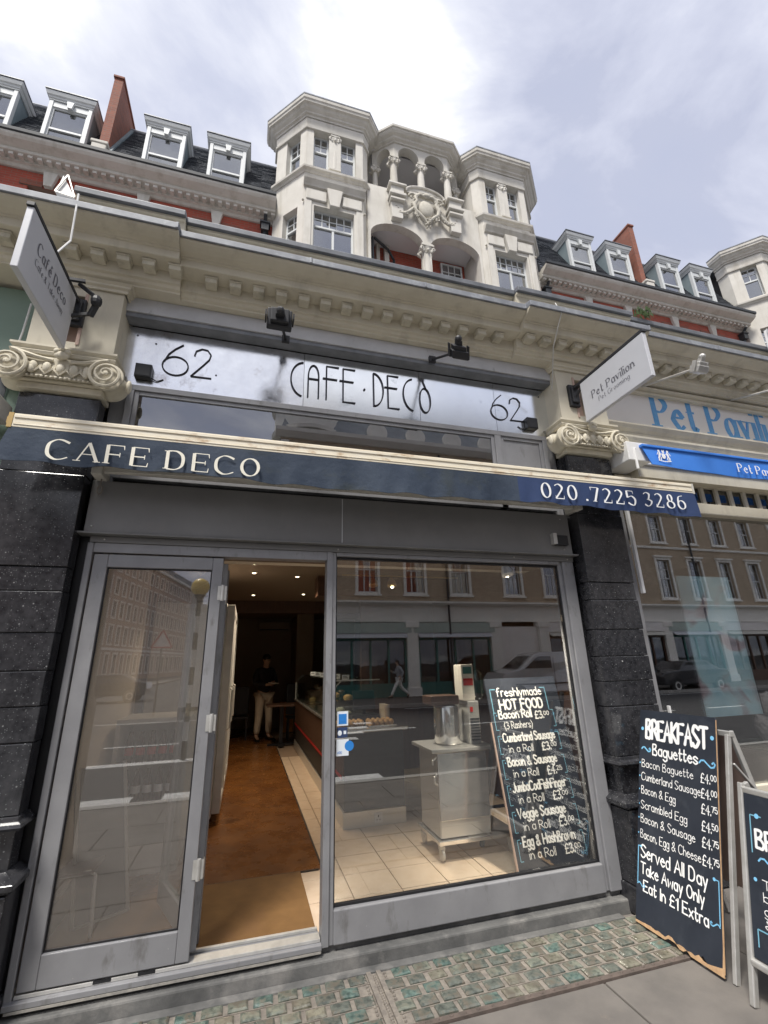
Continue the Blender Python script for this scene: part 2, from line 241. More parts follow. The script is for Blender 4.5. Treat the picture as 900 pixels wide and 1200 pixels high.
    def wall(s, A, B, z0, z1, th, holes=()):
        # vertical wall from A to B (plan), thickness th to the left of travel (inwards); holes (u0,u1,zb,zt,rise)
        A, B = Vector((*A, 0)), Vector((*B, 0)); d = (B-A); L_ = d.length; d.normalize(); nrm = Vector((-d.y, d.x, 0))*th
        us = {0, L_}
        for h in holes:
            us |= {h[0], h[1]}
            if h[4] > 0: us |= {h[0]+(h[1]-h[0])*(1-cos(pi*k/14))/2 for k in range(15)}
        us = sorted(us)
        def lim(h, u):
            if h[4] <= 0: return h[3]
            t = (u-(h[0]+h[1])/2)/((h[1]-h[0])/2); return h[3]-h[4]+h[4]*sqrt(max(0, 1-t*t))
        def block(u0, u1, a0, a1, b0, b1):
            if max(a1-a0, b1-b0) < 1e-5: return
            p, q = A+d*u0, A+d*u1; V = lambda P_, z: (P_.x, P_.y, z)
            s.add([V(p, a0), V(q, b0), V(q+nrm, b0), V(p+nrm, a0), V(p, a1), V(q, b1), V(q+nrm, b1), V(p+nrm, a1)], [(0, 3, 2, 1), (4, 5, 6, 7), (0, 1, 5, 4), (1, 2, 6, 5), (2, 3, 7, 6), (3, 0, 4, 7)])
        for u0, u1 in zip(us, us[1:]):
            if u1-u0 < 1e-6: continue
            um = (u0+u1)/2; hs = sorted([h for h in holes if h[0]-1e-6 < um < h[1]+1e-6], key=lambda h: h[2])
            za = zb = z0
            for h in hs:
                block(u0, u1, za, h[2], zb, h[2]); za, zb = lim(h, u0), lim(h, u1)
            block(u0, u1, za, z1, zb, z1)
        return s
    def mesh(s, name, base=(0, 0, 0)):
        me = bpy.data.meshes.new(name); b = base
        me.from_pydata([(v[0]-b[0], v[1]-b[1], v[2]-b[2]) for v in s.v], [], s.f)
        bm = bmesh.new(); bm.from_mesh(me); bmesh.ops.recalc_face_normals(bm, faces=bm.faces); bm.to_mesh(me); bm.free()
        if s.sm:
            for p in me.polygons: p.use_smooth = True
        return me
def smooth(me, ang=40):
    for p in me.polygons: p.use_smooth = True
    me.set_sharp_from_angle(angle=radians(ang))
def link(name, me, m=None, parent=None, bevel=0, sm=None):
    if m is not None and not me.materials: me.materials.append(m)
    if sm: smooth(me, sm)
    o = bpy.data.objects.new(name, me); COL.objects.link(o)
    if parent: o.parent = parent
    if bevel:
        b = o.modifiers.new('bevel', 'BEVEL'); b.width = bevel; b.segments = 2; b.limit_method = 'ANGLE'; b.angle_limit = radians(40)
    return o
NOSPLIT = {'lettering', 'fascia_lettering', 'letter_shadow', 'ornament', 'border', 'crest', 'print', 'carving', 'scrollwork', 'volute', 'house_number', 'eyes', 'nose_and_ears', 'shoes', 'door_leaf', 'pole_band', 'raw_edge', 'vent_slats'}
def clusters(mb, eps=.006):
    n = len(mb.v); pr = list(range(n))
    def fd(a):
        while pr[a] != a: pr[a] = pr[pr[a]]; a = pr[a]
        return a
    for f in mb.f:
        for i in f[1:]: pr[fd(i)] = fd(f[0])
    comp = {}
    for i in range(n): comp.setdefault(fd(i), []).append(i)
    K = list(comp.values())
    if len(K) < 2: return [mb]
    bb = [[min(mb.v[i][a] for i in k)-eps for a in range(3)]+[max(mb.v[i][a] for i in k)+eps for a in range(3)] for k in K]
    q = list(range(len(K)))
    def fq(a):
        while q[a] != a: a = q[a]
        return a
    for a in range(len(K)):
        for b in range(a):
            if all(bb[a][j] <= bb[b][j+3] and bb[b][j] <= bb[a][j+3] for j in range(3)): q[fq(a)] = fq(b)
    gid = {}
    for a in range(len(K)):
        for i in K[a]: gid[i] = fq(a)
    res = {}
    for f in mb.f: res.setdefault(gid[f[0]], []).append(f)
    out_ = []
    for fs in res.values():
        m = MB(); ix = {}
        for f in fs:
            for i in f:
                if i not in ix: ix[i] = len(m.v); m.v.append(mb.v[i])
            m.f.append(tuple(ix[i] for i in f))
        out_.append(m)
    return out_
class Thing:
    def __init__(s, name, label, cat, base=(0, 0, 0), group=None, rot=0):
        s.o = bpy.data.objects.new(name, None); COL.objects.link(s.o); s.o.empty_display_size = .1; s.o.location = base; s.b = base
        s.o.rotation_euler = (0, 0, rot); s.local = rot != 0
        s.o['label'] = label; s.o['category'] = cat
        if group: s.o['group'] = group
    def part(s, name, mb, m, parent=None, label=None, kind=None, bevel=0, sm=None):
        if kind is None and name not in NOSPLIT and len(mb.f) < 4000:
            gs = clusters(mb)
            if len(gs) > 1:
                r = [s.part1(name, g_, m, parent, label, kind, bevel, sm) for g_ in gs]; return r[0]
        return s.part1(name, mb, m, parent, label, kind, bevel, sm)
    def part1(s, name, mb, m, parent=None, label=None, kind=None, bevel=0, sm=None):
        me = mb.mesh(name, (0, 0, 0) if s.local else s.b); o = link(name, me, m, parent or s.o, bevel, sm)
        if label: o['label'] = label
        if kind: o['kind'] = kind
        return o
    def rep(s, name, src, off, parent=None, m=None):
        o = src.copy(); o.name = name; COL.objects.link(o); o.parent = parent or s.o; o.location = Vector(src.location)+Vector(off)
        if m: o.material_slots[0].link = 'OBJECT'; o.material_slots[0].material = m
        return o
def struct(name, mb, m, kind='structure', parent=None, bevel=0, sm=None):
    me = mb.mesh(name); o = link(name, me, m, parent, bevel, sm)
    if kind and not parent: o['kind'] = kind
    return o
def single(name, mb, m, label, cat, group=None, bevel=0, sm=None):
    o = link(name, mb.mesh(name), m, None, bevel, sm); o['label'] = label; o['category'] = cat
    if group: o['group'] = group
    return o
# ------------------------------------------------------------ stroke lettering
G = {}
def g(k, w, s): G[k] = (w, s)
for k, w, s_ in [('A', 6, '00 38 60;13 53'), ('B', 5, '00 08;~08 38 47 35 04;~04 34 52 40 20 00'), ('C', 6, '~67 48 28 06 02 20 40 61'), ('D', 6, '00 08;~08 38 56 52 30 00'), ('E', 5, '50 00 08 58;04 44'), ('F', 5, '00 08 58;04 44'),
 ('G', 6, '~67 48 28 06 02 20 40 61;61 64 44'), ('H', 6, '00 08;60 68;04 64'), ('I', 0, '00 08'), ('J', 4, '48 42;~42 30 10 01'), ('K', 5, '00 08;58 04 50'), ('L', 5, '08 00 50'), ('M', 6, '00 08 32 68 60'), ('N', 6, '00 08 60 68'), ('O', 6, '@0068'),
 ('P', 5, '00 08;~08 38 56 34 04'), ('R', 5, '00 08;~08 38 56 34 04;24 60'), ('S', 5, '~57 38 18 06 15 43 52 30 10 01'), ('T', 6, '08 68;38 30'), ('U', 6, '08 03;~03 11 30 51 63;63 68'), ('V', 6, '08 30 68'), ('W', 8, '08 20 46 60 88'), ('Y', 6, '08 34 68;34 30'),
 ('a', 4, '@0045;45 40'), ('b', 4, '08 00;@0045'), ('c', 4, '~44 25 03 02 20 41'), ('d', 4, '@0045;48 40'), ('e', 4, '03 43;~43 25 03 02 20 41'), ('f', 4, '~48 28 16;16 10;05 35'), ('g', 4, '@0045;45 4b;~4b 2c 0b'), ('h', 4, '08 00;~03 25 43;43 40'),
 ('i', 0, '05 00;07 08'), ('j', 2, '25 2b;~2b 1c 0b;27 28'), ('k', 4, '08 00;45 02 40'), ('l', 0, '08 00'), ('m', 6, '05 00;~03 25 33;33 30;~33 55 63;63 60'), ('n', 4, '05 00;~03 25 43;43 40'), ('o', 4, '@0045'), ('p', 4, '05 0c;@0045'),
 ('r', 3, '05 00;~03 15 35'), ('s', 4, '~44 25 04 13 32 41 20 01'), ('t', 3, '18 11;~11 20 31;05 35'), ('u', 4, '05 02;~02 20 42;45 40'), ('v', 4, '05 20 45'), ('w', 6, '05 10 34 50 65'), ('x', 4, '05 40;45 00'), ('y', 4, '05 20;45 1c'), ('z', 4, '05 45 00 40'), 
 ('0', 5, '@0058'), ('1', 2, '06 28 20'), ('2', 5, '~07 28 47 45 00;00 50'), ('3', 5, '~07 28 47 34;24 34;~34 53 41 20 01'), ('4', 6, '40 48 03 63'), ('5', 5, '48 08 04;~04 35 53 40 20 01'), ('6', 5, '~48 17 03;@0055'), ('7', 5, '08 58 20'), ('8', 5, '@1448;@0054'), ('9', 5, '@0358;~56 52 20'),
 ('£', 5, '~57 38 16 12 00;00 50;04 44'), ('&', 6, '~60 16 27 38 47 34 02 10 30 53'), ('.', 0, '00 01'), (',', 1, '11 0a'), ('(', 2, '~28 05 03 2b'), (')', 2, '~08 25 23 0b'), ('·', 2, '@0315'), ('-', 3, '03 33'), ("'", 0, '06 08'), ('~', 8, '~04 25 43 63 84 65 44 23 02'), ('é', 4, '03 43;~43 25 03 02 20 41;26 38')]: g(k, w, s_)
def strokes(s):
    dy = {'a': -1, 'b': -2, 'c': -3}; out_ = []
    for st in s.split(';'):
        if st[0] == '@':
            x0, y0, x1, y1 = map(int, st[1:5]); cx, cy, rx, ry = (x0+x1)/2, (y0+y1)/2, (x1-x0)/2, (y1-y0)/2
            out_.append(([(cx+rx*cos(2*pi*k/20), cy+ry*sin(2*pi*k/20)) for k in range(20)], True, True)); continue
        sm_ = st[0] == '~'; st = st.lstrip('~'); P = [(float(t[0]), float(dy.get(t[1], 0) or int(t[1], 16))) for t in st.split()]
        P = [(p[0], float({'a': -1, 'b': -2, 'c': -3}[t[1]]) if t[1] in 'abc' else float(t[1])) for p, t in zip(P, st.split())]
        if sm_ and len(P) > 2:
            Q = [P[0]]+P+[P[-1]]; R = []
            for i in range(1, len(Q)-2):
                for k in range(6):
                    t = k/6; a, b, c, d = Q[i-1], Q[i], Q[i+1], Q[i+2]
                    R.append(tuple(.5*((2*b[j])+(-a[j]+c[j])*t+(2*a[j]-5*b[j]+4*c[j]-d[j])*t*t+(-a[j]+3*b[j]-3*c[j]+d[j])*t**3) for j in (0, 1)))
            R.append(P[-1]); out_.append((R, False, True))
        else: out_.append((P, False, False))
    return out_
def text(mb, s, o, ux, uy, h, width=None, wt=.09, serif=False, nudge=.0012, jit=0, gap=1.6, depth=0, slant=0, boxy=1.0, align='l'):
    """draw string with strokes: o = baseline start, ux/uy unit vectors, h = cap height; wt = stroke width relative to cap height"""
    o, ux, uy = Vector(o), Vector(ux).normalized(), Vector(uy).normalized(); nn = ux.cross(uy).normalized(); u = h/8
    tot = 0; pen = []
    for ch in s:
        if ch == ' ': pen.append(None); tot += 3.4; continue
        w = G[ch][0]*boxy; pen.append(tot); tot += w+gap+(.8 if serif else 0)
    tot -= gap; sx = (width/(tot*u)) if width else 1
    if align == 'c': o = o-ux*(tot*u*sx/2)
    if align == 'r': o = o-ux*(tot*u*sx)
    rnd = random.Random(len(s)*31+ord(s[0]))
    def quadstrip(pts, closed, widths, z):
        m = len(pts); Lft = []; Rgt = []
        for i in range(m):
            a = pts[(i-1) % m] if (closed or i > 0) else pts[i]; b = pts[(i+1) % m] if (closed or i < m-1) else pts[i]
            d = Vector((b[0]-a[0], b[1]-a[1])); d = d.normalized() if d.length > 1e-9 else Vector((1, 0)); n_ = Vector((-d.y, d.x)); w_ = widths[i]/2; p = Vector(pts[i])
            if not closed and 0 < i < m-1:
                d1 = (Vector(pts[i])-Vector(a)).normalized(); k = 1/max(.5, abs(Vector((-d1.y, d1.x)).dot(n_))); w_ *= min(k, 1.6)
            Lft.append(p+n_*w_); Rgt.append(p-n_*w_)
        V = lambda p, q: o+ux*p.x+uy*p.y+nn*q
        top = [V(p, z) for p in Lft]+[V(p, z) for p in Rgt]; r = m if closed else m-1
        fs = [(i, m+i, m+(i+1) % m, (i+1) % m) for i in range(r)]
        if depth:
            k = 2*m; top += [V(p, z-depth) for p in Lft]+[V(p, z-depth) for p in Rgt]
            fs += [(k+i, k+(i+1) % m, k+m+(i+1) % m, k+m+i) for i in range(r)]+[(i, (i+1) % m, k+(i+1) % m, k+i) for i in range(r)]+[(m+i, k+m+i, k+m+(i+1) % m, m+(i+1) % m) for i in range(r)]
            if not closed: fs += [(0, k, k+m, m), (m-1, m+m-1, k+m+m-1, k+m-1)]
        mb.add(top, fs)
    zc = 0
    for ch, x0 in zip(s, pen):
        if x0 is None: continue
        jy = rnd.uniform(-jit, jit)*h; jx = 1+rnd.uniform(-jit, jit)
        for pts, closed, sm_ in strokes(G[ch][1]):
            P = [((x0+p[0]*boxy*jx)*u*sx+slant*p[1]*u, p[1]*u+jy) for p in pts]; m = len(P); th = wt*h; zc += 1; z = nudge+depth+(zc % 7)*.00012
            if serif:
                W_ = []
                for i in range(m):
                    a = P[(i-1) % m] if (closed or i > 0) else P[i]; b = P[(i+1) % m] if (closed or i < m-1) else P[i]
                    d = Vector((b[0]-a[0], b[1]-a[1])).normalized(); ang = d.y*cos(.25)-d.x*sin(.25) if not (ch in 'AVWMvwy') else (d.y if d.x*d.y <= 0 else d.y*.35)
                    W_.append(th*(.32+.95*abs(ang)**1.4))
                if not sm_ and m > 2:
                    for i in range(m-1):
                        d = Vector((P[i+1][0]-P[i][0], P[i+1][1]-P[i][1])).normalized(); ang = abs(d.y)
                        if ch in 'AVWMNvw' : ang = abs(d.y) if d.x*d.y < -1e-6 else (abs(d.y)*.35 if abs(d.x) > .05 or ch == 'N' else abs(d.y))
                        w_ = th*(.32+.95*ang**1.4); quadstrip([P[i], P[i+1]], False, [w_, w_], z+i*.00005)
                else: quadstrip(P, closed, W_, z)
                if not closed:
                    for e, (q, r_) in enumerate(((0, 1), (-1, -2))):
                        yy = pts[q][1]; d = Vector((P[q][0]-P[r_][0], P[q][1]-P[r_][1])).normalized()
                        if abs(d.y) > .6 and not sm_ and yy in (0, 5, 8, -3) and ch not in 'itj.,&'.replace('i', ''):
                            sw = th*1.25; y_ = P[q][1]+(th*.13 if yy in (0, -3) else -th*.13); left = sw; right = sw
                            if yy in (5, 8) and ch in 'bdhklimnrpuj' or ch in '1': right = 0
                            quadstrip([(P[q][0]-left, y_), (P[q][0]+right, y_)], False, [th*.26]*2, z+.00031)
                        elif abs(d.x) > .8 and not sm_ and ch in 'EFTLZ257£':
                            dirn = -1 if yy > 4 else 1
                            if yy == 4: quadstrip([(P[q][0]-th*.1, P[q][1]-th*.9), (P[q][0]-th*.1, P[q][1]+th*.9)], False, [th*.28]*2, z+.00031)
                            else: quadstrip([(P[q][0]-th*.1, P[q][1]-dirn*th*.15), (P[q][0]+th*.15, P[q][1]+dirn*th*1.6)], False, [th*.45, th*.2], z+.00031)
            else:
                quadstrip(P, closed, [th]*m, z)
                if not closed and not depth:
                    for q in (0, -1):   # round ends
                        c = P[q]; V = [(c[0]+th/2*cos(2*pi*k/8), c[1]+th/2*sin(2*pi*k/8)) for k in range(8)]
                        mb.add([o+ux*a+uy*b+nn*(z-.00005) for a, b in V], [tuple(range(8))])
    return tot*u*sx
# ============================================================ GROUND
b = MB(); b.box(-60, 80, -3.9, 12, -.3, -.012); pav = struct('pavement', b, X['pave'])
# pavement slabs as pieces, in front of the pavement lights
sl = MB(); sl.box(-.448, .448, -.298, .298, -.03, 0); slm = sl.mesh('paving_slab'); slm.materials.append(X['pave'])
for r in range(5):
    for c in range(12):
        x = -4+c*.906+(r % 2)*.45; y = -.885-r*.606
        o = link('paving_slab', slm, None, pav, bevel=.006); o.location = (x, y, random.uniform(-.002, .001))
b = MB(); b.box(-200, 300, -15.3, -4.05, -.4, -.13)
struct('road', b, X['asphalt'])
b = MB(); b.box(-60, 80, -4.05, -3.9, -.3, -.004); struct('kerb', b, X['kerb'])
b = MB(); b.box(-200, 300, -400, -15.45, -.5, -.15); b.box(-200, 300, 12, 300, -.5, -.15); b.box(-200, -60, -15, 12, -.5, -.14); b.box(80, 300, -15, 12, -.5, -.14); struct('ground', b, X['asphalt'])
b = MB(); b.box(.8, 120, -19.2, -15.45, -.3, -.01); b.box(-11, -8.9, -200, -15.45, -.3, -.01); b.box(-200, -11, -19, -15.45, -.3, -.012); struct('far_pavement', b, X['pave'])
b = MB(); b.box(.8, 120, -15.45, -15.3, -.3, -.002); b.box(-200, -8.9, -15.45, -15.3, -.3, -.002); struct('far_kerb', b, X['kerb'])
mk = MB()
for x in range(-30, 60, 3): mk.box(x, x+1.6, -9.8, -9.68, -.13, -.126)
for k in range(9): mk.box(3.2-k*.35, 3.75-k*.35, -11.5+k*.9, -11.15+k*.9, -.13, -.125); 
for k in range(8): mk.box(-7+k*1.2, -6.2+k*1.2, -4.9, -4.3, -.13, -.1255)
mk.box(-40, 2, -14.9, -14.8, -.13, -.126); mk.box(6, 60, -14.9, -14.8, -.13, -.126); mk.box(-40, -2.5, -5.1, -5.0, -.13, -.126); mk.box(-6, 1.5, -7.6, -7.3, -.13, -.124)
struct('road_markings', mk, X['roadwhite'])
# step and pavement lights
b = MB(); b.box(-1.1, 2.62, -.075, .06, -.02, .068); st = struct('step', b, X['slab'], bevel=.01)
b = MB(); b.box(-1.1, 2.62, .0, .12, .069, .098); struct('mortar_bed', b, X['slab'], parent=st)
b = MB(); b.box(-1.1, 2.45, -.13, -.076, -.02, .006); struct('apron', b, X['slab'], parent=st, bevel=.003)
# slab strip and lights
PL = struct('pavement_lights', MB().box(-1.6, 2.62, -.575, -.13, -.05, -.004), X['iron'])
bk = MB(); w, d = .049, .034
bk.add([(-w, -d, -.02), (w, -d, -.02), (w, d, -.02), (-w, d, -.02), (-w, -d, .003), (w, -d, .003), (w, d, .003), (-w, d, .003), (-w*.8, -d*.72, .009), (w*.8, -d*.72, .009), (w*.8, d*.72, .009), (-w*.8, d*.72, .009)],
    [(0, 1, 5, 4), (1, 2, 6, 5), (2, 3, 7, 6), (3, 0, 4, 7), (4, 5, 9, 8), (5, 6, 10, 9), (6, 7, 11, 10), (7, 4, 8, 11), (8, 9, 10, 11)])
bm_ = []
for m in X['gblock']:
    me = bk.mesh('glass_block'); me.materials.append(m); bm_.append(me)
rr = random.Random(3)
for r in range(5):
    for c in range(34):
        x = -1.5+c*.121+(.06 if r % 2 else 0); y = -.165-r*.0845
        if .70 < x < .84 or x > 2.55: continue
        o = link('glass_block', rr.choice([bm_[0], bm_[0], bm_[1], bm_[2], bm_[3], bm_[3]]), None, PL); o.location = (x, y, rr.uniform(-.004, .001)); o.rotation_euler = (rr.uniform(-.04, .04), rr.uniform(-.04, .04), rr.uniform(-.03, .03)); k = rr.uniform(.9, 1.02); o.scale = (k, k, 1)
rib = MB()
for x in (.745, .80): rib.box(x-.012, x+.012, -.555, -.13, -.02, .008)
for k in range(22): rib.ball((.772, -.15-k*.0185, -.002), .008, n=6, m=4)
for x in (.715, .83):
    for k in range(16): rib.ball((x, -.15-k*.026, -.001), .008, n=6, m=4)
for r in range(6): rib.box(-1.6, 2.6, -.126-r*.0845, -.121-r*.0845, -.02, .0005)
o = struct('iron_rib', rib, X['iron'], parent=PL); 
b = MB(); b.box(-1.6, 2.62, -.582, -.552, -.03, .006)
for k in range(60): b.ball((-1.55+k*.07, -.566, .006), .012, .008, .006, n=6, m=4)
struct('iron_edge', b, X['rust'], parent=PL)

# ============================================================ SHOP ROW (building): entablature, pilasters
row = Thing('shop_building', 'single storey cream and black granite shop row with modillion cornice under the mansion block', 'building', (0, 0, 0))
# masonry behind
b = MB(); b.box(-10, 14, .25, 11, 4.3, 4.6); row.part('roof', b, X['slate_lead'])
b = MB(); b.box(-1.5, -1.06, .06, 10, 0, 4.4); b.box(2.96, 3.1, .06, 10, 0, 4.4); b.box(7.1, 7.5, .06, 10, 0, 4.4); b.box(-1.05, 2.95, 10, 10.2, 0, 4.4); b.box(3.1, 7.1, 5, 5.2, 0, 4.4); row.part('party_wall', b, X['inwall'])
# entablature profile (y out = -y): list of (y,z)
def prof(k):
    return [(.1, 4.19), (-.15-k, 4.19), (-.15-k, 4.205), (-.17-k, 4.215), (-.18-k, 4.235), (-.20-k, 4.24), (-.20-k, 4.335), (-.325-k, 4.34), (-.33-k, 4.345), (-.33-k, 4.40), (-.345-k, 4.405), (-.345-k, 4.415), (-.36-k, 4.42), (-.385-k, 4.425), (-.42-k, 4.44), (-.445-k, 4.455), (-.45-k, 4.47), (.1, 4.5)]
brk = [(-5.98, -4.75), (-1.9, -.64), (2.14, 3.42), (6.2, 7.5)]
segs = []; x = -8
for a, c in brk: segs.append((x, a, 0)); segs.append((a, c, .055)); x = c
segs.append((x, 12, 0))
for i, (a, c, k) in enumerate(segs):
    row.part('cornice', MB().sweep(prof(k), a, c-.0015), X['stucco'], sm=None)
    pl_ = [(-.2, 4.515), (-.452-k, 4.472), (-.462-k, 4.468), (-.466-k, 4.474), (-.466-k, 4.522), (-.44-k, 4.532), (-.28, 4.60)]
    nn_ = max(1, round((c-a)/1.1))
    for j in range(nn_):
        x0, x1 = a+(c-a)*j/nn_, a+(c-a)*(j+1)/nn_
        row.part('lead_flashing', MB().sweep(pl_, x0, x1-.001).sweep([(y-.006, z) for y, z in pl_[1:5]]+[(-.3, 4.55)], x1-.02, x1-.002), X['lead'], bevel=.004)
    if c < -1.85: continue
    if a < -1.8: a = -1.36
    row.part('blocking_course', MB().sweep([(.1, 4.5), (-.28-k, 4.5), (-.28-k, 4.735), (-.3-k, 4.74), (-.3-k, 4.76), (.1, 4.765)], a+.003, c-.004), X['stucco'])
    row.part('lead_capping', MB().sweep([(.12, 4.768), (-.31-k, 4.765), (-.33-k, 4.755), (-.335-k, 4.80), (-.3-k, 4.815), (.12, 4.83)], a, c-.002), X['slate_lead'], bevel=.005)
# modillions
mo = MB().box(-.04, .04, -.285, -.2, 4.282, 4.333).box(-.046, .046, -.292, -.2, 4.318, 4.3335)
mom = mo.mesh('modillion'); mom.materials.append(X['modil'])
x = -5.2
mods = [-.43+.1705*k for k in range(15)]+[-1.32, -1.16, -1.0, -.84, -.69+.02, -1.5, -1.7]+[2.24+.165*k for k in range(7)]+[3.5+.17*k for k in range(15)]+[-2.05-.17*k for k in range(8)]
for x in mods:
    k = .055 if any(a < x < c for a, c in brk) else 0
    o = link('modillion', mom, None, row.o, bevel=.004); o.location = (x, -k, 0)
    pn = MB()
# recessed panel faces between modillions
# pilasters
def spiral(mb, c, r0, turns, tr, sx=1, n=46, ynormal=True, rot0=0, yoff=0):
    P = []; R = []
    for i in range(n):
        t = i/(n-1); a = rot0+turns*2*pi*t; r = r0*(1-t)**.9+r0*.1
        P.append((c[0]+sx*r*cos(a), c[1]-yoff*t, c[2]+r*sin(a))); R.append(tr*(1-.55*t))
    mb.tube(P, R, 6)
def pilaster(cx, side, wl):
    x0, x1 = cx-.225, cx+.225
    P = row.part('pilaster', MB().box(x0+.01, x1-.01, -.105, .06, .0, 3.3), X['granite'])
    zs = [.56, .915, 1.245, 1.42, 1.60, 1.80, 2.03, 2.17, 2.75, 3.29]
    j = [0, 0]
    for k, (a, c) in enumerate(zip(zs, zs[1:])):
        d = .012 if k % 2 else .0
        row.part('granite_block', MB().box(x0-.002*(k % 3), x1+.002*(k % 3), -.13-d*.6, -.02, a+.003, c-.002), X['granite'], parent=P, bevel=.004)
    # plinth and mouldings
    row.part('base_moulding', MB().sweep_path([(0, .86), (.03, .862), (.04, .875), (.035, .89), (.015, .9), (.012, .915), (0, .918)], [(x0, .0), (x0, -.145), (x1, -.145), (x1, .0)]), X['granite'], parent=P)
    row.part('base_moulding', MB().sweep_path([(0, .60), (.045, .61), (.065, .625), (.065, .65), (.02, .68), (0, .69)], [(x0, .0), (x0, -.15), (x1, -.15), (x1, .0)]), X['granite'], parent=P, bevel=.003)
    row.part('plinth', MB().box(x0-.035, x1+.035, -.19, .0, .16, .60), X['granite'], parent=P, bevel=.006)
    row.part('plinth', MB().box(x0-.05, x1+.05, -.21, .0, .0, .158), X['granite'], parent=P, bevel=.008)
    # ionic capital
    C = row.part('capital', MB().box(x0-.015, x1+.015, -.16, 0, 3.305, 3.35).box(x0-.03, x1+.03, -.18, 0, 3.352, 3.372).box(x0-.05, x1+.05, -.205, 0, 3.375, 3.52), X['stucco'], bevel=.006)
    v = MB()
    for sx_, cc in ((1, x1+.045), (-1, x0-.045)):
        c = (cc, -.245, 3.415)
        v.lathe((cc, -.06, 3.415), [(.09, 0), (.1, .02), (.068, .08), (.07, .10), (.1, .155), (.098, .17), (.02, .176)], 22, ax=(0, -1, 0))
        spiral(v, c, .094, 2.5, .0125, sx=sx_, rot0=pi/2, yoff=.03)
        v.ball((cc, -.262, 3.415), .02, .014, .02)
        v.tube([(cc-sx_*.0, -.235, 3.52), (cx+sx_*.14, -.225, 3.495), (cx+sx_*.05, -.215, 3.488)], [.02, .014, .01], 6)
        v.ball((cc+sx_*.115, -.15, 3.40), .018, .03, .05); v.ball((cc+sx_*.1, -.10, 3.44), .02)
    v.sm = True; row.part('volute', v, X['stucco'], parent=C, sm=50)
    e = MB()
    for k in range(5):
        xx = cx-.15+k*.075; e.ball((xx, -.215, 3.43), .026, .022, .042); e.tube([(xx-.035, -.2, 3.47), (xx-.034, -.22, 3.42), (xx, -.222, 3.38), (xx+.034, -.22, 3.42), (xx+.035, -.2, 3.47)], .007, 5)
    e.tube([(cx-.2, -.2, 3.375), (cx+.2, -.2, 3.375)], .012, 6)
    for k in range(14): e.ball((cx-.17+k*.026, -.215, 3.365), .0105, n=6, m=4)
    for s_ in (-1, 1):
        for q in range(3): e.ball((cx+s_*(.155+.02*q), -.23, 3.405+.02*q), .02-.004*q, .012, .03, n=7)
    e.ball((cx, -.235, 3.52), .045, .025, .03); e.ball((cx-.03, -.24, 3.545), .02); e.ball((cx+.03, -.24, 3.545), .02); e.ball((cx, -.245, 3.56), .016)
    row.part('carving', e, X['stucco'], parent=C, sm=60)
    row.part('abacus', MB().sweep_path([(0, 3.525), (.02, 3.53), (.028, 3.55), (.012, 3.565), (.03, 3.585), (.03, 3.60), (0, 3.605)], [(x0-.05, 0), (x0-.05, -.19), (x1+.05, -.19), (x1+.05, 0)]), X['stucco'], parent=C)
    # die block above capital with a recessed bracket panel
    D = row.part('frieze_block', MB().wall((x0-.02, -.17), (x1+.04, -.17), 3.606, 4.14, .05, [(.185, .285, 3.68, 4.06, 0)]).box(x0-.02, x1+.04, -.12, .1, 3.606, 4.14), X['stucco'], bevel=.003)
    row.part('timber_panel', MB().box(x0+.166, x0+.264, -.1215, -.119, 3.682, 4.058).box(x0+.155, x0+.175, -.176, -.1712, 3.66, 4.08).box(x0+.256, x0+.276, -.176, -.1712, 3.66, 4.08), X['pinkwood'], parent=D)
    row.part('necking_moulding', MB().sweep_path([(0, 4.13), (.012, 4.13), (.014, 4.15), (.03, 4.16), (.03, 4.175), (.045, 4.188), (0, 4.1885)], [(x0-.03, .0), (x0-.03, -.175), (x1+.05, -.175), (x1+.05, .0)]), X['stucco'], parent=D)
for cx in (-1.265, 2.815, 7.0): pilaster(cx, 0, 0)

# ============================================================ CAFE SHOPFRONT
cf = Thing('cafe_shopfront', 'grey metal cafe shopfront with mirrored CAFE DECO fascia numbered 62', 'shopfront', (.8, 0, .1))
GF, SH = X['greyframe'], X['shutter']
cf.part('lintel_beam', MB().box(-1.015, 2.585, -.10, .0, 4.066, 4.187), X['beam'], bevel=.002)
cf.part('lintel_beam', MB().box(-1.012, 2.582, -.086, .02, 4.03, 4.0655), X['slate_lead'])
# mirrored fascia: four sheets
xs = [-1.0, .30, 1.29, 2.02, 2.575]
for i in range(4):
    cf.part('mirror_panel', MB().box(xs[i]+.0015, xs[i+1]-.0015, .02, .03, 3.52, 4.02), X['mirror2'] if i in (0,) else X['mirror'])
def deco62(x, z, h, yy=.02):
    m = MB(); w = h*.0
    O = (x, yy, z)
    P = lambda pts, cl=False: m.tube([(x+a*h, yy-.005, z+c*h) for a, c in pts]+([(x+pts[0][0]*h, yy-.005, z+pts[0][1]*h)] if cl else []), .0056, 6)
    P([(.36+.33*cos(2*pi*k/26), .30+.30*sin(2*pi*k/26)) for k in range(26)], True); P([(.07, .42), (.16, .66), (.30, .84), (.50, 1.02)])
    P([(.82, .72), (.85, .88), (1.0, .98), (1.15, .96), (1.25, .82), (1.22, .66), (1.08, .45), (.78, .04)]); P([(.78, .04), (1.32, .05)])
    return m
cf.part('house_number', deco62(-.745, 3.65, .268), X['steel_letter'], label='raised metal number 62 at the left end')
cf.part('house_number', deco62(1.965, 3.645, .255), X['steel_letter'], label='raised metal number 62 at the right end')
lt = MB(); z0, h_ = 3.615, .315; yy = .014
def dl(pts, x, k=.74): lt.tube([(x+a*h_*k, yy, z0+c*h_) for a, c in pts], .0068, 6)
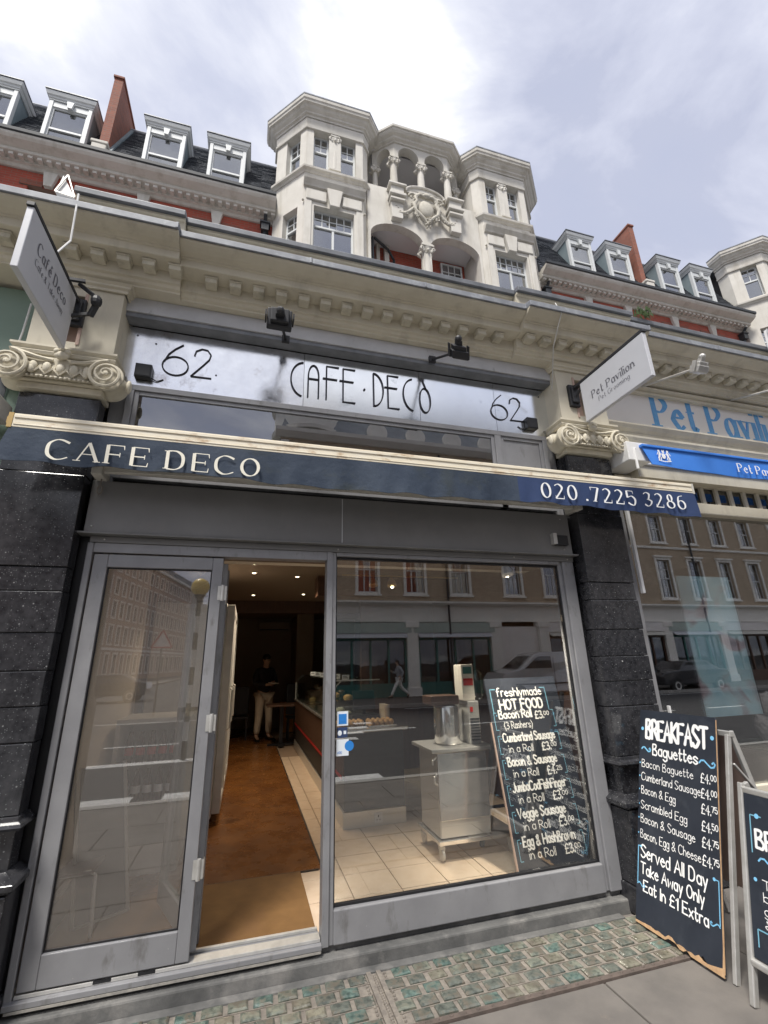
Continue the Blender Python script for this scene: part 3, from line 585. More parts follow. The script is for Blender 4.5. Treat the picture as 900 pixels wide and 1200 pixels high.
arc = lambda cx, cz, rx, rz, a0, a1, n=18: [(cx+rx*cos(radians(a0+(a1-a0)*k/n)), cz+rz*sin(radians(a0+(a1-a0)*k/n))) for k in range(n+1)]
dl(arc(.44, .5, .44, .5, 95, 262), .198)                                    # C
dl([(0, .0), (0, .62)]+arc(.18, .62, .18, .34, 180, 0, 10)+[(.36, .62), (.36, .0)], .335); dl([(0, .55), (.36, .55)], .335)  # A
dl([(0, 0), (0, 1.0), (.44, 1.0)], .482); dl([(-.13, .62), (.38, .62)], .482)     # F
dl([(.44, 0), (0, 0), (0, 1.0), (.44, 1.0)], .62); dl([(-.13, .62), (.38, .62)], .62)  # E
lt.ball((.80, yy, z0+.45*h_), .010)
dl([(0, 0), (0, 1.0)]+arc(0, .5, .36, .5, 90, -90, 14), .88)        # D
dl([(.42, 0), (0, 0), (0, 1.0), (.42, 1.0)], 1.005); dl([(-.13, .62), (.36, .62)], 1.005)  # E
dl(arc(.42, .5, .42, .5, 98, 262), 1.142)                                # C
dl(arc(.21, .38, .21, .38, 0, 360, 22), 1.29); dl([(.26, .76), (.14, 1.02)], 1.29)
cf.part('fascia_lettering', lt, X['steel_letter'], label='thin deco letters reading CAFE DECO')
bo = MB()
for x, z in [(-.93, 3.95), (-.80, 3.90), (-.36, 3.70), (2.5, 3.95)]: bo.lathe((x, .02, z), [(.007, 0), (.007, .003), (.003, .004)], 10, ax=(0, -1, 0))
cf.part('bolt_head', bo, X['steel_letter'])
# transom window over the awning
cf.part('side_panel', MB().box(-1.03, -.93, .03, .06, 2.75, 3.519), GF); cf.part('side_panel', MB().box(2.5, 2.59, .03, .06, 2.75, 3.519), GF)
tf = cf.part('transom_window', MB().box(-.93, 2.5, -.005, .05, 3.475, 3.518).box(-.93, -.885, -.005, .05, 2.8, 3.4745).box(2.455, 2.5, -.005, .05, 2.8, 3.4745).box(1.97, 2.03, -.004, .05, 2.8, 3.4745).box(-.885, 2.455, -.004, .05, 2.8, 2.86), GF, bevel=.003)
cf.part('glazing_bead', MB().wall((-.884, .008), (1.969, .008), 2.861, 3.474, .025, [(.03, 2.823, 2.89, 3.445, 0)]).wall((2.031, .008), (2.454, .008), 2.861, 3.474, .025, [(.03, .393, 2.89, 3.445, 0)]), GF, parent=tf, bevel=.003)
cf.part('glass', MB().box(-.854, 1.94, .02, .024, 2.89, 3.444), X['gtrans'], parent=tf)
cf.part('infill_panel', MB().box(2.06, 2.42, .02, .03, 2.89, 3.444), GF, parent=tf)
# blank behind fascia
cf.part('backing', MB().box(-1.02, 2.6, .1, .12, 2.42, 4.2), X['dark'])
# shutter housing
sb = cf.part('shutter_box', MB().box(-1.01, .6, -.08, .1, 2.405, 2.745).box(.601, 2.53, -.0795, .1, 2.405, 2.745), SH, bevel=.005)
cf.part('seam', MB().box(.597, .603, -.082, -.0805, 2.41, 2.74), X['beam'], parent=sb)
cf.part('drip_rail', MB().box(-1.04, 2.575, -.095, .0, 2.392, 2.404), SH, bevel=.002)
cf.part('head_rail', MB().box(-.98, 2.56, -.035, .03, 2.352, 2.39), SH, bevel=.002)
rv = MB()
for x in (-.97, 2.45): rv.ball((x, -.083, 2.44), .006); rv.ball((x, -.083, 2.70), .005)
for x in (-.9, .58, 2.0, 2.5): rv.ball((x, -.037, 2.37), .006)
cf.part('rivet', rv, X['alu'], parent=sb)
cf.part('motor_bracket', MB().box(2.36, 2.47, -.12, -.082, 2.47, 2.55), X['black']); cf.part('motor_bracket', MB().box(2.33, 2.365, -.125, -.082, 2.475, 2.565), X['alu'])
# posts
for a, c in ((-.99, -.955), (2.452, 2.555)): cf.part('frame_post', MB().box(a, c, -.03, .07, .1, 2.351), GF, bevel=.005)
cf.part('frame_post', MB().box(2.42, 2.4515, -.01, .07, .1, 2.351), GF, bevel=.004)
cf.part('jamb_lining', MB().box(-1.045, -.992, .01, .1, .1, 2.40).box(2.557, 2.59, .01, .1, .1, 2.75), X['black'])
cf.part('mullion', MB().box(.505, .545, -.03, .07, .1, 2.351).box(.5455, .572, -.018, .07, .1, 2.351), GF, bevel=.003)
cf.part('head_frame', MB().box(-.954, .504, -.025, .06, 2.29, 2.3515).box(.573, 2.419, -.025, .06, 2.325, 2.3515), GF, bevel=.003)
cf.part('bottom_rail', MB().box(.5725, 2.4195, -.028, .06, .1, .262), GF, bevel=.006)
cf.part('glazing_strip', MB().box(.5725, 2.4195, .004, .03, .263, .2745).box(.5725, .5815, .004, .03, .2755, 2.324).box(2.41, 2.4195, .004, .03, .2755, 2.324).box(.5725, 2.4195, .004, .03, 2.31, 2.3245), X['black'])
cf.part('window_glass', MB().box(.5818, 2.4097, .02, .028, .276, 2.309), X['gwin'])
th = cf.part('threshold', MB().box(-.985, .504, -.05, .14, .1, .125), GF, bevel=.003)
cf.part('floor_track', MB().box(-.95, .5, -.02, .05, .126, .142).box(-.95, .5, .1, .12, .126, .140), X['alu'], parent=th, bevel=.002)
cf.part('track_slot', MB().box(-.62, -.54, -.0215, -.015, .13, .1425).box(-.42, -.34, -.0215, -.015, .13, .1425), X['black'], parent=th)
mo2 = MB()
for k in range(26):
    x = -.96+k*.05; h = random.uniform(.0, .028); mo2.add([(x, -.05, .098), (x+.05, -.05, .098), (x+.05, -.052, .088-h*.5), (x+.03, -.056, .082-h*.8), (x+.012, -.056, .09-h), (x, -.052, .09-h*.4)], [(0, 1, 2, 3, 4, 5)])
mo2 = MB().box(-.97, .50, -.0525, -.05, .089, .0995)
cf.part('mortar_line', mo2, X['oldmortar'], kind='stuff')
# closed door leaf
dl_ = cf.part('door_leaf', MB().box(-.945, -.865, -.022, .03, .15, 2.28).box(-.25, -.185, -.022, .03, .15, 2.28).box(-.8645, -.2505, -.022, .03, .15, .285).box(-.8645, -.2505, -.022, .03, 2.20, 2.28), GF, bevel=.004)
cf.part('glass', MB().box(-.8645, -.2505, .001, .007, .285, 2.20), X['gdoor'], parent=dl_)
cf.part('gasket', MB().wall((-.8645, -.004), (-.2505, -.004), .285, 2.2, .004, [(.008, .606, .293, 2.192, 0)]), X['black'], parent=dl_)
hg = MB()
for z in (.55, 1.28, 2.05): hg.tube([(-.175, -.028, z-.05), (-.175, -.028, z+.05)], .011, 8); hg.box(-.205, -.15, -.0255, -.0235, z-.045, z+.045)
cf.part('hinge', hg, X['alu'], parent=dl_)
# folded inner leaf, behind the first (open, perpendicular)
A = Vector((-.175, .06, 0)); B = Vector((-.44, .74, 0)); d = (B-A).normalized(); nn = Vector((-d.y, d.x, 0))
fl = MB(); Ln = (B-A).length
for (u0, u1, a, c) in ((0, .065, .15, 2.26), (Ln-.065, Ln, .15, 2.26), (.0655, Ln-.0655, .15, .28), (.0655, Ln-.0655, 2.18, 2.26)):
    fl.obox(A+d*(u0+u1)/2+Vector((0, 0, (a+c)/2)), d*(u1-u0)/2, nn*.02, (0, 0, (c-a)/2))
dl2 = cf.part('door_leaf', fl, GF, label='second leaf folded back inside', bevel=.003)
cf.part('glass', MB().obox(A+d*Ln/2+Vector((0, 0, 1.23)), d*(Ln/2-.065), nn*.003, (0, 0, .95)), X['gcase'], parent=dl2)
# folded shutter leaves seen edge-on in the doorway
for k in range(3):
    a = Vector((-.14+.016*k, .10+.03*k, 0)); b_ = a+Vector((-.02, .60, 0)).normalized()*.1
# door stickers
stk = Thing('window_sticker', 'top blue and white square sticker on the window glass by the mullion', 'sticker', (.63, .017, 1.24), group='stickers on the cafe window')
stk.part('paper', MB().box(.592, .665, .0165, .0195, 1.215, 1.30), X['label']); stk.part('print', MB().box(.602, .655, .0155, .0163, 1.225, 1.285).box(.61, .645, .0145, .0153, 1.24, 1.247), X['blue'])
stk = Thing('window_sticker', 'middle dark blue payment sticker on the window glass by the mullion', 'sticker', (.63, .017, 1.16), group='stickers on the cafe window')
stk.part('paper', MB().box(.595, .66, .0165, .0195, 1.145, 1.205), X['navy2']); stk.part('print', MB().box(.635, .652, .0155, .0163, 1.165, 1.185).ball((.61, .0163, 1.172), .014, .001, .016), X['label'])
stk = Thing('window_sticker', 'lowest white sticker with round blue badge on the window glass', 'sticker', (.63, .017, 1.08), group='stickers on the cafe window')
stk.part('paper', MB().box(.588, .668, .0165, .0195, 1.04, 1.135), X['label']); stk.part('badge', MB().lathe((.672, .0163, 1.095), [(.03, 0), (.03, .003)], 20, ax=(0, 1, 0)), X['blue'])
tm = MB(); text(tm, 'cOO', (.595, .016, 1.055), (1, 0, 0), (0, 0, 1), .012, wt=.16); stk.part('print', tm, X['blue'])
# small square lamps on the fascia ends
for x, lab, s in ((-.845, 'black square wall lamp on the left end of the mirrored fascia', 1), (2.36, 'black square wall lamp on the right end of the mirrored fascia', -1)):
    t = Thing('wall_lamp', lab, 'lamp', (x, .0, 3.62), group='square lamps on the fascia')
    t.part('housing', MB().box(x-.055, x+.055, -.03, .018, 3.575, 3.685), X['black'], bevel=.006); t.part('lens', MB().box(x-.045, x+.045, -.0325, -.0305, 3.585, 3.675), X['blackm'], bevel=.002)
    t.part('cable', MB().tube([(x+s*.05, .0, 3.59), (x+s*.09, .012, 3.575), (x+s*.13, .015, 3.60)], .004, 6), X['black'])
# ============================================================ AWNING
aw = Thing('awning', 'nearly closed cafe awning, navy valance lettered CAFE DECO 020 7225 3286', 'awning', (1.1, -.3, 2.8))
fb = MB().box(-1.36, 3.60, -.39, -.31, 2.915, 3.0).box(-1.355, 3.595, -.396, -.3905, 2.972, 2.992).box(-1.355, 3.595, -.394, -.3905, 2.93, 2.935)
aw.part('front_bar', fb, X['awnbar'], bevel=.004)
aw.part('end_cap', MB().box(-1.385, -1.361, -.392, -.31, 2.91, 3.003).box(-1.395, -1.386, -.38, -.33, 2.94, 2.98), X['gold']); aw.part('end_cap', MB().box(3.601, 3.62, -.392, -.31, 2.91, 3.003), X['awnwhite'])
# valance as a wavy cloth
vb = MB(); n = 150; rr = random.Random(5); zt = 2.914
for side in (0, 1):
    for r in range(4):
        for i in range(n+1):
            x = -1.37+(3.61+1.37)*i/n; t = r/3
            wv = .011*t*(sin(x*5.1)+.6*sin(x*11.3+1)+.5*sin(x*23)+.35*sin(x*41+t*3)); z = zt-t*(.205+.010*sin(x*2.1)+.006*sin(x*17)); xx = x+(t*.03 if i == n else (-t*.05*(1-i/6) if i < 6 else 0))
            vb.v.append((xx, -.385+wv-.004*side+t*.01, z))
R_n = n+1
for side in (0, 1):
    o0 = side*4*R_n
    for r in range(3):
        for i in range(n): vb.f.append((o0+r*R_n+i, o0+r*R_n+i+1, o0+(r+1)*R_n+i+1, o0+(r+1)*R_n+i))
seam_i = int((2.0+1.37)/4.98*n)
me = vb.mesh('valance', aw.b); me.materials.append(X['navy']); me.materials.append(X['navy2'])
for p in me.polygons:
    if p.center[0]+aw.b[0] > 1.9: p.material_index = 1
    p.use_smooth = True
va = bpy.data.objects.new('valance', me); COL.objects.link(va); va.parent = aw.o
tm = MB(); text(tm, 'CAFE DECO', (-1.155, -.400, 2.735), (1, 0, -.006), (0, 0, 1), .118, width=1.165, wt=.13, serif=True, gap=2.0)
aw.part('lettering', tm, X['cream_letter'], parent=va)
tm = MB(); text(tm, '020 .7225 3286', (2.075, -.402, 2.755), (1, 0, 0), (0, 0, 1), .118, width=1.40, wt=.13, serif=True, gap=2.2)
aw.part('lettering', tm, X['white_letter'], parent=va)
# cassette and arms behind
aw.part('cassette', MB().box(-.95, 2.57, -.2, -.06, 2.83, 2.90).sweep([(-.2, 2.80), (-.06, 2.80), (-.06, 2.825), (-.2, 2.825)], -.95, 2.57), X['awnwhite'], bevel=.006)
aw.part('fabric_roll', MB().sweep([(-.15+.045*cos(a*pi/6), 2.855+.045*sin(a*pi/6)) for a in range(12)], -.94, 2.56), X['navy'])
aw.part('fabric', MB().plate([(-1.3, 0), (3.55, 0), (2.55, .19), (-.93, .19)], (0, -.315, 2.99), (1, 0, 0), (0, 1, -.35), (0, .002, .003)), X['navy'])
for x, s in ((-.93, 1), (2.52, -1)):
    aw.part('arm', MB().bar((x, -.16, 2.79), (x+s*1.5, -.24, 2.81), .035, .05).bar((x+s*1.5, -.25, 2.82), (x+s*.02, -.31, 2.86), .03, .045), X['awnwhite'], bevel=.004)
aw.part('bracket', MB().box(-.99, -.93, -.2, -.03, 2.74, 2.80).box(2.55, 2.6, -.2, -.03, 2.76, 2.83), X['awnwhite'], bevel=.004)
aw.part('winding_eye', MB().tube([(-.95+.014*cos(a*pi/6), -.12, 2.665+.028*sin(a*pi/6)) for a in range(13)], .004, 6).tube([(-.95, -.12, 2.74), (-.95, -.12, 2.69)], .004, 6), X['iron'])
# ============================================================ HANGING SIGNS
def hsign(lab, x, y0, y1, z0, z1, face, lines, m, th=.035):
    t = Thing('hanging_sign', lab, 'sign', (x, y1, (z0+z1)/2))
    pn = t.part('panel', MB().box(x-th/2, x+th/2, y0, y1, z0, z1), m, bevel=.004)
    t.part('top_rail', MB().box(x-.02, x+.02, y0-.01, -.12, z1+.002, z1+.028), X['blackm'], bevel=.003)
    t.part('wall_bracket', MB().box(x-.05, x+.05, -.20, -.165, z1-.16, z1+.06).box(x-.035, x+.035, -.22, -.2, z1-.13, z1+.03), X['blackm'], bevel=.005)
    t.part('stay', MB().bar((x, -.18, z1-.10), (x, y1-.04, z1+.005), .016).bar((x, -.18, z1+.03), (x, -.3, z1+.01), .03), X['blackm'])
    tm = MB(); s = face; ux = (0, s*-1, 0)       # face -1: faces -x ; +1: faces +x
    o = Vector((x+s*(th/2), (y0+y1)/2, 0)); W_ = abs(y1-y0)
    for (txt, zz, h, wf) in lines:
        ux = Vector((0, s, 0)); text(tm, txt, (o.x, (y0+y1)/2-s*W_*wf/2, zz), ux, (0, 0, 1), h, width=W_*wf, wt=.13 if h > .05 else .1, serif=True, nudge=.0012)
    t.part('lettering', tm, X['lettergrey'], parent=pn)
    return t
s1 = hsign('thick white hanging sign for the cafe on the left pilaster', -1.262, -.93, -.27, 3.55, 3.955, 1, [('Café Deco', 3.775, .075, .62), ('Cafe & Take Away', 3.70, .042, .60)], X['signwhite'])
s2 = hsign('white hanging sign for the pet grooming shop on the right pilaster', 2.72, -1.0, -.30, 3.535, 3.915, -1, [('Pet Pavilion', 3.70, .068, .66), ('Pet Grooming', 3.635, .04, .48)], X['signwhite'])
s1.part('lamp_arm', MB().bar((-1.26, -.42, 3.97), (-1.16, -.40, 3.99), .02).bar((-1.25, -.28, 3.80), (-1.14, -.26, 3.86), .02).tube([(-1.2, -.38, 3.98), (-1.12, -.36, 3.93), (-1.1, -.34, 3.87)], .014, 6), X['blackm'])
s1.part('spot_lamp', MB().ball((-1.10, -.34, 3.90), .035, .035, .045).bar((-1.1, -.33, 3.88), (-1.13, -.31, 3.80), .03), X['blackm'])
s1.part('cable', MB().tube([(-1.26, -.60, 3.985), (-1.24, -.52, 4.18), (-1.25, -.525, 4.42), (-1.27, -.50, 4.60)], .006, 6), X['white'])
s2.part('cable', MB().tube([(2.5, -.18, 3.9), (2.42, -.38, 4.2), (2.45, -.51, 4.46), (2.44, -.47, 4.6)], .005, 6), X['alu'])
# triangular board ends standing on the cornice
for cx, cy, lab in ((-1.36, -.42, 'small white triangular board on the left cornice above the cafe sign'), (5.30, -.40, 'white triangular board on the right cornice above the pet shop')):
    t = Thing('triangular_board', lab, 'board', (cx, cy, 4.6), group='triangular boards on the cornice')
    k = .6 if cx < 0 else 1.1
    t.part('panel', MB().plate([(0, 0), (.20*k, -.02), (.03*k, .28*k)], (cx-.08, cy, 4.66), (1, 0, 0), (0, 0, 1), (0, .03, 0)), X['white'])
    t.part('rim', MB().bar((cx-.08, cy-.01, 4.66), (cx-.05*k, cy-.01, 4.66+.28*k), .008).bar((cx-.05*k, cy-.01, 4.66+.28*k), (cx-.08+.2*k, cy-.01, 4.64), .008).bar((cx-.08, cy-.01, 4.66), (cx-.08+.2*k, cy-.01, 4.64), .008), X['alu'])
# ============================================================ FLOODLIGHTS
def flood(lab, base, head, size, dark=True, aim=(0, .5, -.85)):
    t = Thing('floodlight', lab, 'floodlight', base, group='arm floodlights over the fascias'); m = X['blackm'] if dark else X['alu']
    b0, h0 = Vector(base), Vector(head); t.part('arm', MB().tube([b0, h0], .011, 8), m)
    t.part('wall_plate', MB().box(b0.x-.03, b0.x+.03, b0.y-.015, b0.y+.012, b0.z-.03, b0.z+.03), m, bevel=.004)
    d = Vector(aim).normalized(); r = Vector((1, 0, 0)); u = r.cross(d)
    hd = t.part('head', MB().obox(h0+d*.02, r*size, u*size*.8, d*.03).obox(h0-d*.025, r*size*.75, u*size*.6, d*.02), m, bevel=.008)
    t.part('lens', MB().obox(h0+d*.0515, r*size*.86, u*size*.66, d*.002), X['gdark'] if dark else X['white'], parent=hd)
    t.part('yoke', MB().obox(h0+r*(size+.008), r*.005, u*.02, d*.05).obox(h0-r*(size+.008), r*.005, u*.02, d*.05).obox(h0-d*.06, r*size*.35, u*.02, d*.02), m, parent=hd)
    t.part('knob', MB().ball(h0-d*.09, .028), m, parent=hd)
    return t
flood('black floodlight facing forward, left of the CAFE DECO letters', (.135, -.12, 4.02), (.07, -.50, 3.885), .085, aim=(0, 1, .12))
flood('black floodlight turned to the glass, right of the CAFE DECO letters', (1.37, -.12, 4.06), (1.40, -.55, 3.83), .07, aim=(.3, .7, -.6))
flood('silver floodlight on a long arm, nearest the hanging pet sign', (3.62, -.06, 4.17), (3.70, -.66, 4.02), .06, False)
flood('silver floodlight on a long arm, at the right edge of the pet fascia', (4.82, -.06, 4.20), (4.92, -.66, 4.05), .06, False)
# ============================================================ PET SHOPFRONT
ps = Thing('pet_shopfront', 'cream pet shop front with blue lettering and a row of small transom panes', 'shopfront', (5, 0, 0))
fa = ps.part('fascia', MB().box(3.08, 6.75, -.05, .1, 3.72, 4.188), X['petfascia'])
tm = MB(); text(tm, 'Pet Pavilion', (3.80, -.05, 3.775), (1, 0, 0), (0, 0, 1), .345, width=1.95, wt=.16, serif=True, gap=1.7)
ps.part('fascia_lettering', tm, X['petletter'])
tm = MB(); text(tm, 'Pet Pavilion', (3.78, -.05, 3.775), (1, 0, 0), (0, 0, 1), .345, width=1.95, wt=.06, serif=True, gap=1.7, nudge=.0008)
ps.part('letter_shadow', tm, X['petblue'])
ps.part('moulding', MB().sweep([(.1, 4.10), (-.09, 4.10), (-.10, 4.115), (-.085, 4.13), (-.12, 4.15), (-.12, 4.165), (.1, 4.17)], 3.3, 6.74), X['stucco'])
ps.part('moulding', MB().sweep([(.1, 3.50), (-.07, 3.50), (-.075, 3.53), (-.11, 3.54), (-.13, 3.56), (-.13, 3.58), (-.10, 3.60), (-.10, 3.63), (-.13, 3.65), (-.15, 3.685), (-.15, 3.70), (-.08, 3.718), (.1, 3.72)], 3.1, 6.75), X['stucco'])
ps.part('awning_box', MB().box(3.09, 3.33, -.30, 0, 3.22, 3.40), X['white'], bevel=.008)
ps.part('awning_case', MB().box(3.331, 6.7, -.14, 0, 3.28, 3.42), X['white'], bevel=.006)
ps.part('soffit', MB().box(3.35, 6.7, -.12, .3, 3.16, 3.275), X['stucco'])
ps.part('edge_post', MB().box(3.08, 3.17, -.04, .05, .3, 2.85), X['greyframe'], bevel=.004)
pf = MB().box(3.08, 3.17, -.04, .05, 2.851, 3.15).box(3.171, 6.7, -.05, .06, 2.88, 2.98).box(3.171, 6.7, -.075, .06, 2.86, 2.8795).box(3.171, 6.7, -.04, .05, .45, .60)
ps.part('frame', pf, X['stucco'], bevel=.006)
ps.part('upper_soffit', MB().box(3.17, 6.7, -.03, .06, 3.155, 3.2), X['stucco'])
ps.part('end_post', MB().box(3.17, 3.99, -.03, .06, 2.981, 3.154).box(3.62, 3.66, -.04, -.031, 2.982, 3.153).box(3.80, 3.84, -.04, -.031, 2.982, 3.153).box(3.93, 3.97, -.04, -.031, 2.982, 3.153), X['stucco'], bevel=.003)
for k in range(14):
    x = 4.03+k*.186; ps.part('transom_pane', MB().box(x, x+.145, -.005, .02, 2.985, 3.15), X['gdark']); ps.part('glazing_bar', MB().box(x+.1455, x+.1855, -.028, .04, 2.981, 3.154), X['stucco'])
ps.part('window_glass', MB().box(3.171, 6.6, .0, .01, .601, 2.859), X['gpet'])
ps.part('stall_riser', MB().box(3.08, 6.7, -.03, .06, .0, .449), X['granite'])
ps.part('white_post', MB().box(3.178, 3.205, -.075, -.045, 2.10, 2.85).box(3.21, 3.225, -.07, -.045, 1.06, 1.22), X['white'], bevel=.003)
# interior of the pet shop
pi_ = MB().box(3.1, 7.1, 0, 5, -.01, .15); struct('pet_shop_floor', pi_, X['inwall'])
ps.part('ceiling', MB().box(3.1, 7.1, .06, 5, 3.0, 3.1), X['inceil']); ps.part('wall', MB().box(3.1, 7.1, 3.0, 3.1, .15, 3.0), X['dark'])
# blue awning folded
pa = Thing('pet_awning', 'bright blue folded awning with white crest under the pet fascia', 'awning', (5, -.3, 3.2))
vb = MB(); n = 60
for side in (0, 1):
    for r in range(3):
        for i in range(n+1):
            x = 3.22+3.5*i/n; t = r/2; vb.v.append((x+t*.06*(1 if i == 0 else 0), -.32-.006*side+.006*t*sin(x*9)+.012*t*sin(x*3.3), 3.345-.17*t-.012*t*sin(x*1.7+.6)))
    for r in range(2):
        for i in range(n): a = side*3*(n+1)+r*(n+1)+i; vb.f.append((a, a+1, a+n+2, a+n+1))
me = vb.mesh('valance', pa.b); me.materials.append(X['petblue']); smooth(me, 60); v2 = bpy.data.objects.new('valance', me); COL.objects.link(v2); v2.parent = pa.o
pa.part('front_bar', MB().box(3.22, 6.7, -.34, -.28, 3.346, 3.37), X['petblue'], bevel=.004)
pa.part('arm', MB().tube([(3.30, -.10, 3.33), (3.20, -.28, 3.355), (3.16, -.30, 3.33), (3.16, -.30, 3.14)], .012, 8), X['white'])
tm = MB(); text(tm, 'Pet Pavilion', (4.30, -.338, 3.205), (1, 0, -.02), (0, 0, 1), .085, width=.62, wt=.13, serif=True)
pa.part('lettering', tm, X['white_letter'], parent=v2)
cr = MB()   # heraldic crest: shield, two supporters, crown, ribbon
def ov(cx, cz, rx, rz, a=0, n=10): cr.add([(cx+rx*cos(2*pi*k/n)*cos(a)-rz*sin(2*pi*k/n)*sin(a), -.342, cz+rx*cos(2*pi*k/n)*sin(a)+rz*sin(2*pi*k/n)*cos(a)) for k in range(n)], [tuple(range(n))])
cx, cz = 3.43, 3.27
ov(cx, cz, .022, .028); ov(cx, cz+.04, .014, .012); ov(cx-.01, cz+.052, .004, .008); ov(cx+.01, cz+.052, .004, .008)
for s in (-1, 1):
    ov(cx+s*.045, cz+.008, .012, .032, s*.25); ov(cx+s*.048, cz+.045, .012, .011); ov(cx+s*.03, cz+.015, .014, .005, -s*.5); ov(cx+s*.058, cz-.03, .007, .02, -s*.3); ov(cx+s*.035, cz-.028, .006, .018, s*.2); ov(cx+s*.065, cz+.02, .004, .02, s*.6)
for k in range(7): ov(cx-.06+k*.02, cz-.048-.006*sin(k*pi/6), .013, .005, .2*(k-3)/3)
cr.v = [(a, b-.0002*(i//10), c) for i, (a, b, c) in enumerate(cr.v)]
pa.part('crest', cr, X['white_letter'], parent=v2)
# poster, counter, fluffy dog
po = Thing('window_poster', 'tall pale blue poster with a dog photograph inside the pet shop window', 'poster', (4.0, .03, 1.1))
pm = bpy.data.materials.new('poster'); pm.use_nodes = True; t_ = pm.node_tree; p_ = t_.nodes['Principled BSDF']; g_ = t_.nodes.new('ShaderNodeNewGeometry')
n_ = t_.nodes.new('ShaderNodeTexNoise'); n_.inputs['Scale'].default_value = 2.2; n_.inputs['Distortion'].default_value = 1.2; t_.links.new(g_.outputs['Position'], n_.inputs['Vector'])
r_ = t_.nodes.new('ShaderNodeValToRGB'); t_.links.new(n_.outputs[0], r_.inputs[0]); e = r_.color_ramp.elements
for _ in range(3): e.new(.5)
for i, (p, c) in enumerate([(.30, (.42, .7, .82)), (.45, (.55, .82, .92)), (.56, (.64, .88, .95)), (.64, (.55, .42, .46)), (.72, (.25, .18, .22))]): e[i].position = p; e[i].color = (*c, 1)
t_.links.new(r_.outputs[0], p_.inputs['Base Color']); p_.inputs['Roughness'].default_value = .25
po.part('sheet', MB().box(3.69, 4.31, .03, .04, 1.10, 2.28), pm); po.part('edge', MB().box(4.311, 4.325, .028, .045, 1.10, 2.28), X['black'])
dg = MB()
for c, r in (((0, 0, .14), (.15, .12, .15)), ((0, -.06, .33), (.12, .11, .12)), ((.06, -.14, .30), (.06, .06, .05)), ((-.08, 0, .42), (.04, .03, .04)), ((.09, .02, .41), (.04, .03, .04)), ((-.08, -.1, .05), (.05, .07, .05)), ((.09, -.1, .05), (.05, .07, .05))): dg.ball((4.74+c[0], .30+c[1], .80+c[2]), *r, n=12, m=8)
dt = Thing('soft_toy', 'grey fluffy toy animal with a pale face sitting in the pet shop window', 'toy', (4.74, .30, .80))
bd = dt.part('body', dg, X['fur'], sm=60)
tex = bpy.data.textures.new('fluff', 'CLOUDS'); tex.noise_scale = .03
rm = bd.modifiers.new('r', 'REMESH'); rm.mode = 'VOXEL'; rm.voxel_size = .012; dm = bd.modifiers.new('d', 'DISPLACE'); dm.texture = tex; dm.strength = .03
dt.part('face', MB().ball((4.76, .15, 1.11), .055, .03, .04), X['furskin'], sm=60); dt.part('collar', MB().tube([(4.70, .20, 1.01), (4.77, .17, .98), (4.84, .2, 1.01)], .015, 6), X['gold'])
ct = Thing('display_plinth', 'pale display plinth inside the pet shop window', 'plinth', (5.0, .5, .15)); ct.part('box', MB().box(4.45, 6.4, .15, .6, .15, .775), X['inwallw'], bevel=.01); ct.part('top', MB().box(4.43, 6.42, .13, .62, .7755, .795), X['gcase'])
# ============================================================ NEIGHBOUR ON THE LEFT
ns = Thing('green_shopfront', 'sage green shopfront at the left edge beyond the pilaster', 'shopfront', (-3, 0, 0))
ns.part('fascia', MB().box(-5.6, -1.60, -.02, .1, 3.62, 4.15), X['green'], bevel=.005); ns.part('fascia_frame', MB().box(-5.6, -1.60, -.06, .1, 3.50, 3.615).box(-1.595, -1.51, -.05, .1, 2.6, 4.15), X['green'], bevel=.006)
ns.part('dark_strip', MB().box(-1.68, -1.60, -.065, -.0605, 2.7, 3.6), X['pipe']); ns.part('window_frame', MB().box(-5.6, -1.60, 0, .1, 0, 3.4), X['green'])  # flat dark strip in front of the frame, no recess cut
ns.part('awning_arm', MB().box(-1.62, -1.515, -.30, -.10, 3.05, 3.18).ball((-1.56, -.3, 3.09), .05, .05, .06), X['awnwhite'], bevel=.01)
ns.part('awning_case', MB().box(-5.6, -1.63, -.26, -.08, 3.03, 3.2), X['awnwhite'], bevel=.01)
ns.part('cable', MB().tube([(-1.58, -.08, 4.0), (-1.575, -.10, 3.75), (-1.59, -.1, 3.55)], .006, 6), X['white'])
# ============================================================ A-BOARDS
def curl(mb, o, ux, uy, s, flip=1, w=.006):
    P = [Vector(o)+Vector(ux)*(a*s*flip)+Vector(uy)*(c*s) for a, c in [(0, 0), (.12, .14), (.3, .16), (.5, 0), (.7, -.14), (.88, -.10), (.95, .05), (.86, .14), (.78, .06)]]
    n_ = Vector(ux).cross(Vector(uy)).normalized()
    for a, c in zip(P, P[1:]):
        d = (c-a).normalized(); q = n_.cross(d)*w/2; e = d*w*.3; mb.add([a-q-e+n_*.0015, c-q+e+n_*.0015, c+q+e+n_*.0015, a+q-e+n_*.0015], [(0, 1, 2, 3)])
def dot(mb, o, ux, uy, r): mb.add([Vector(o)+Vector(ux)*r*cos(k*pi/5)+Vector(uy)*r*sin(k*pi/5)+Vector(ux).cross(Vector(uy)).normalized()*.0016 for k in range(10)], [tuple(range(10))])
def line(mb, a, c, n_, w=.004):
    a, c = Vector(a), Vector(c); d = (c-a).normalized(); q = n_.cross(d)*w/2; mb.add([a-q+n_*.0014, c-q+n_*.0014, c+q+n_*.0014, a+q+n_*.0014], [(0, 1, 2, 3)])
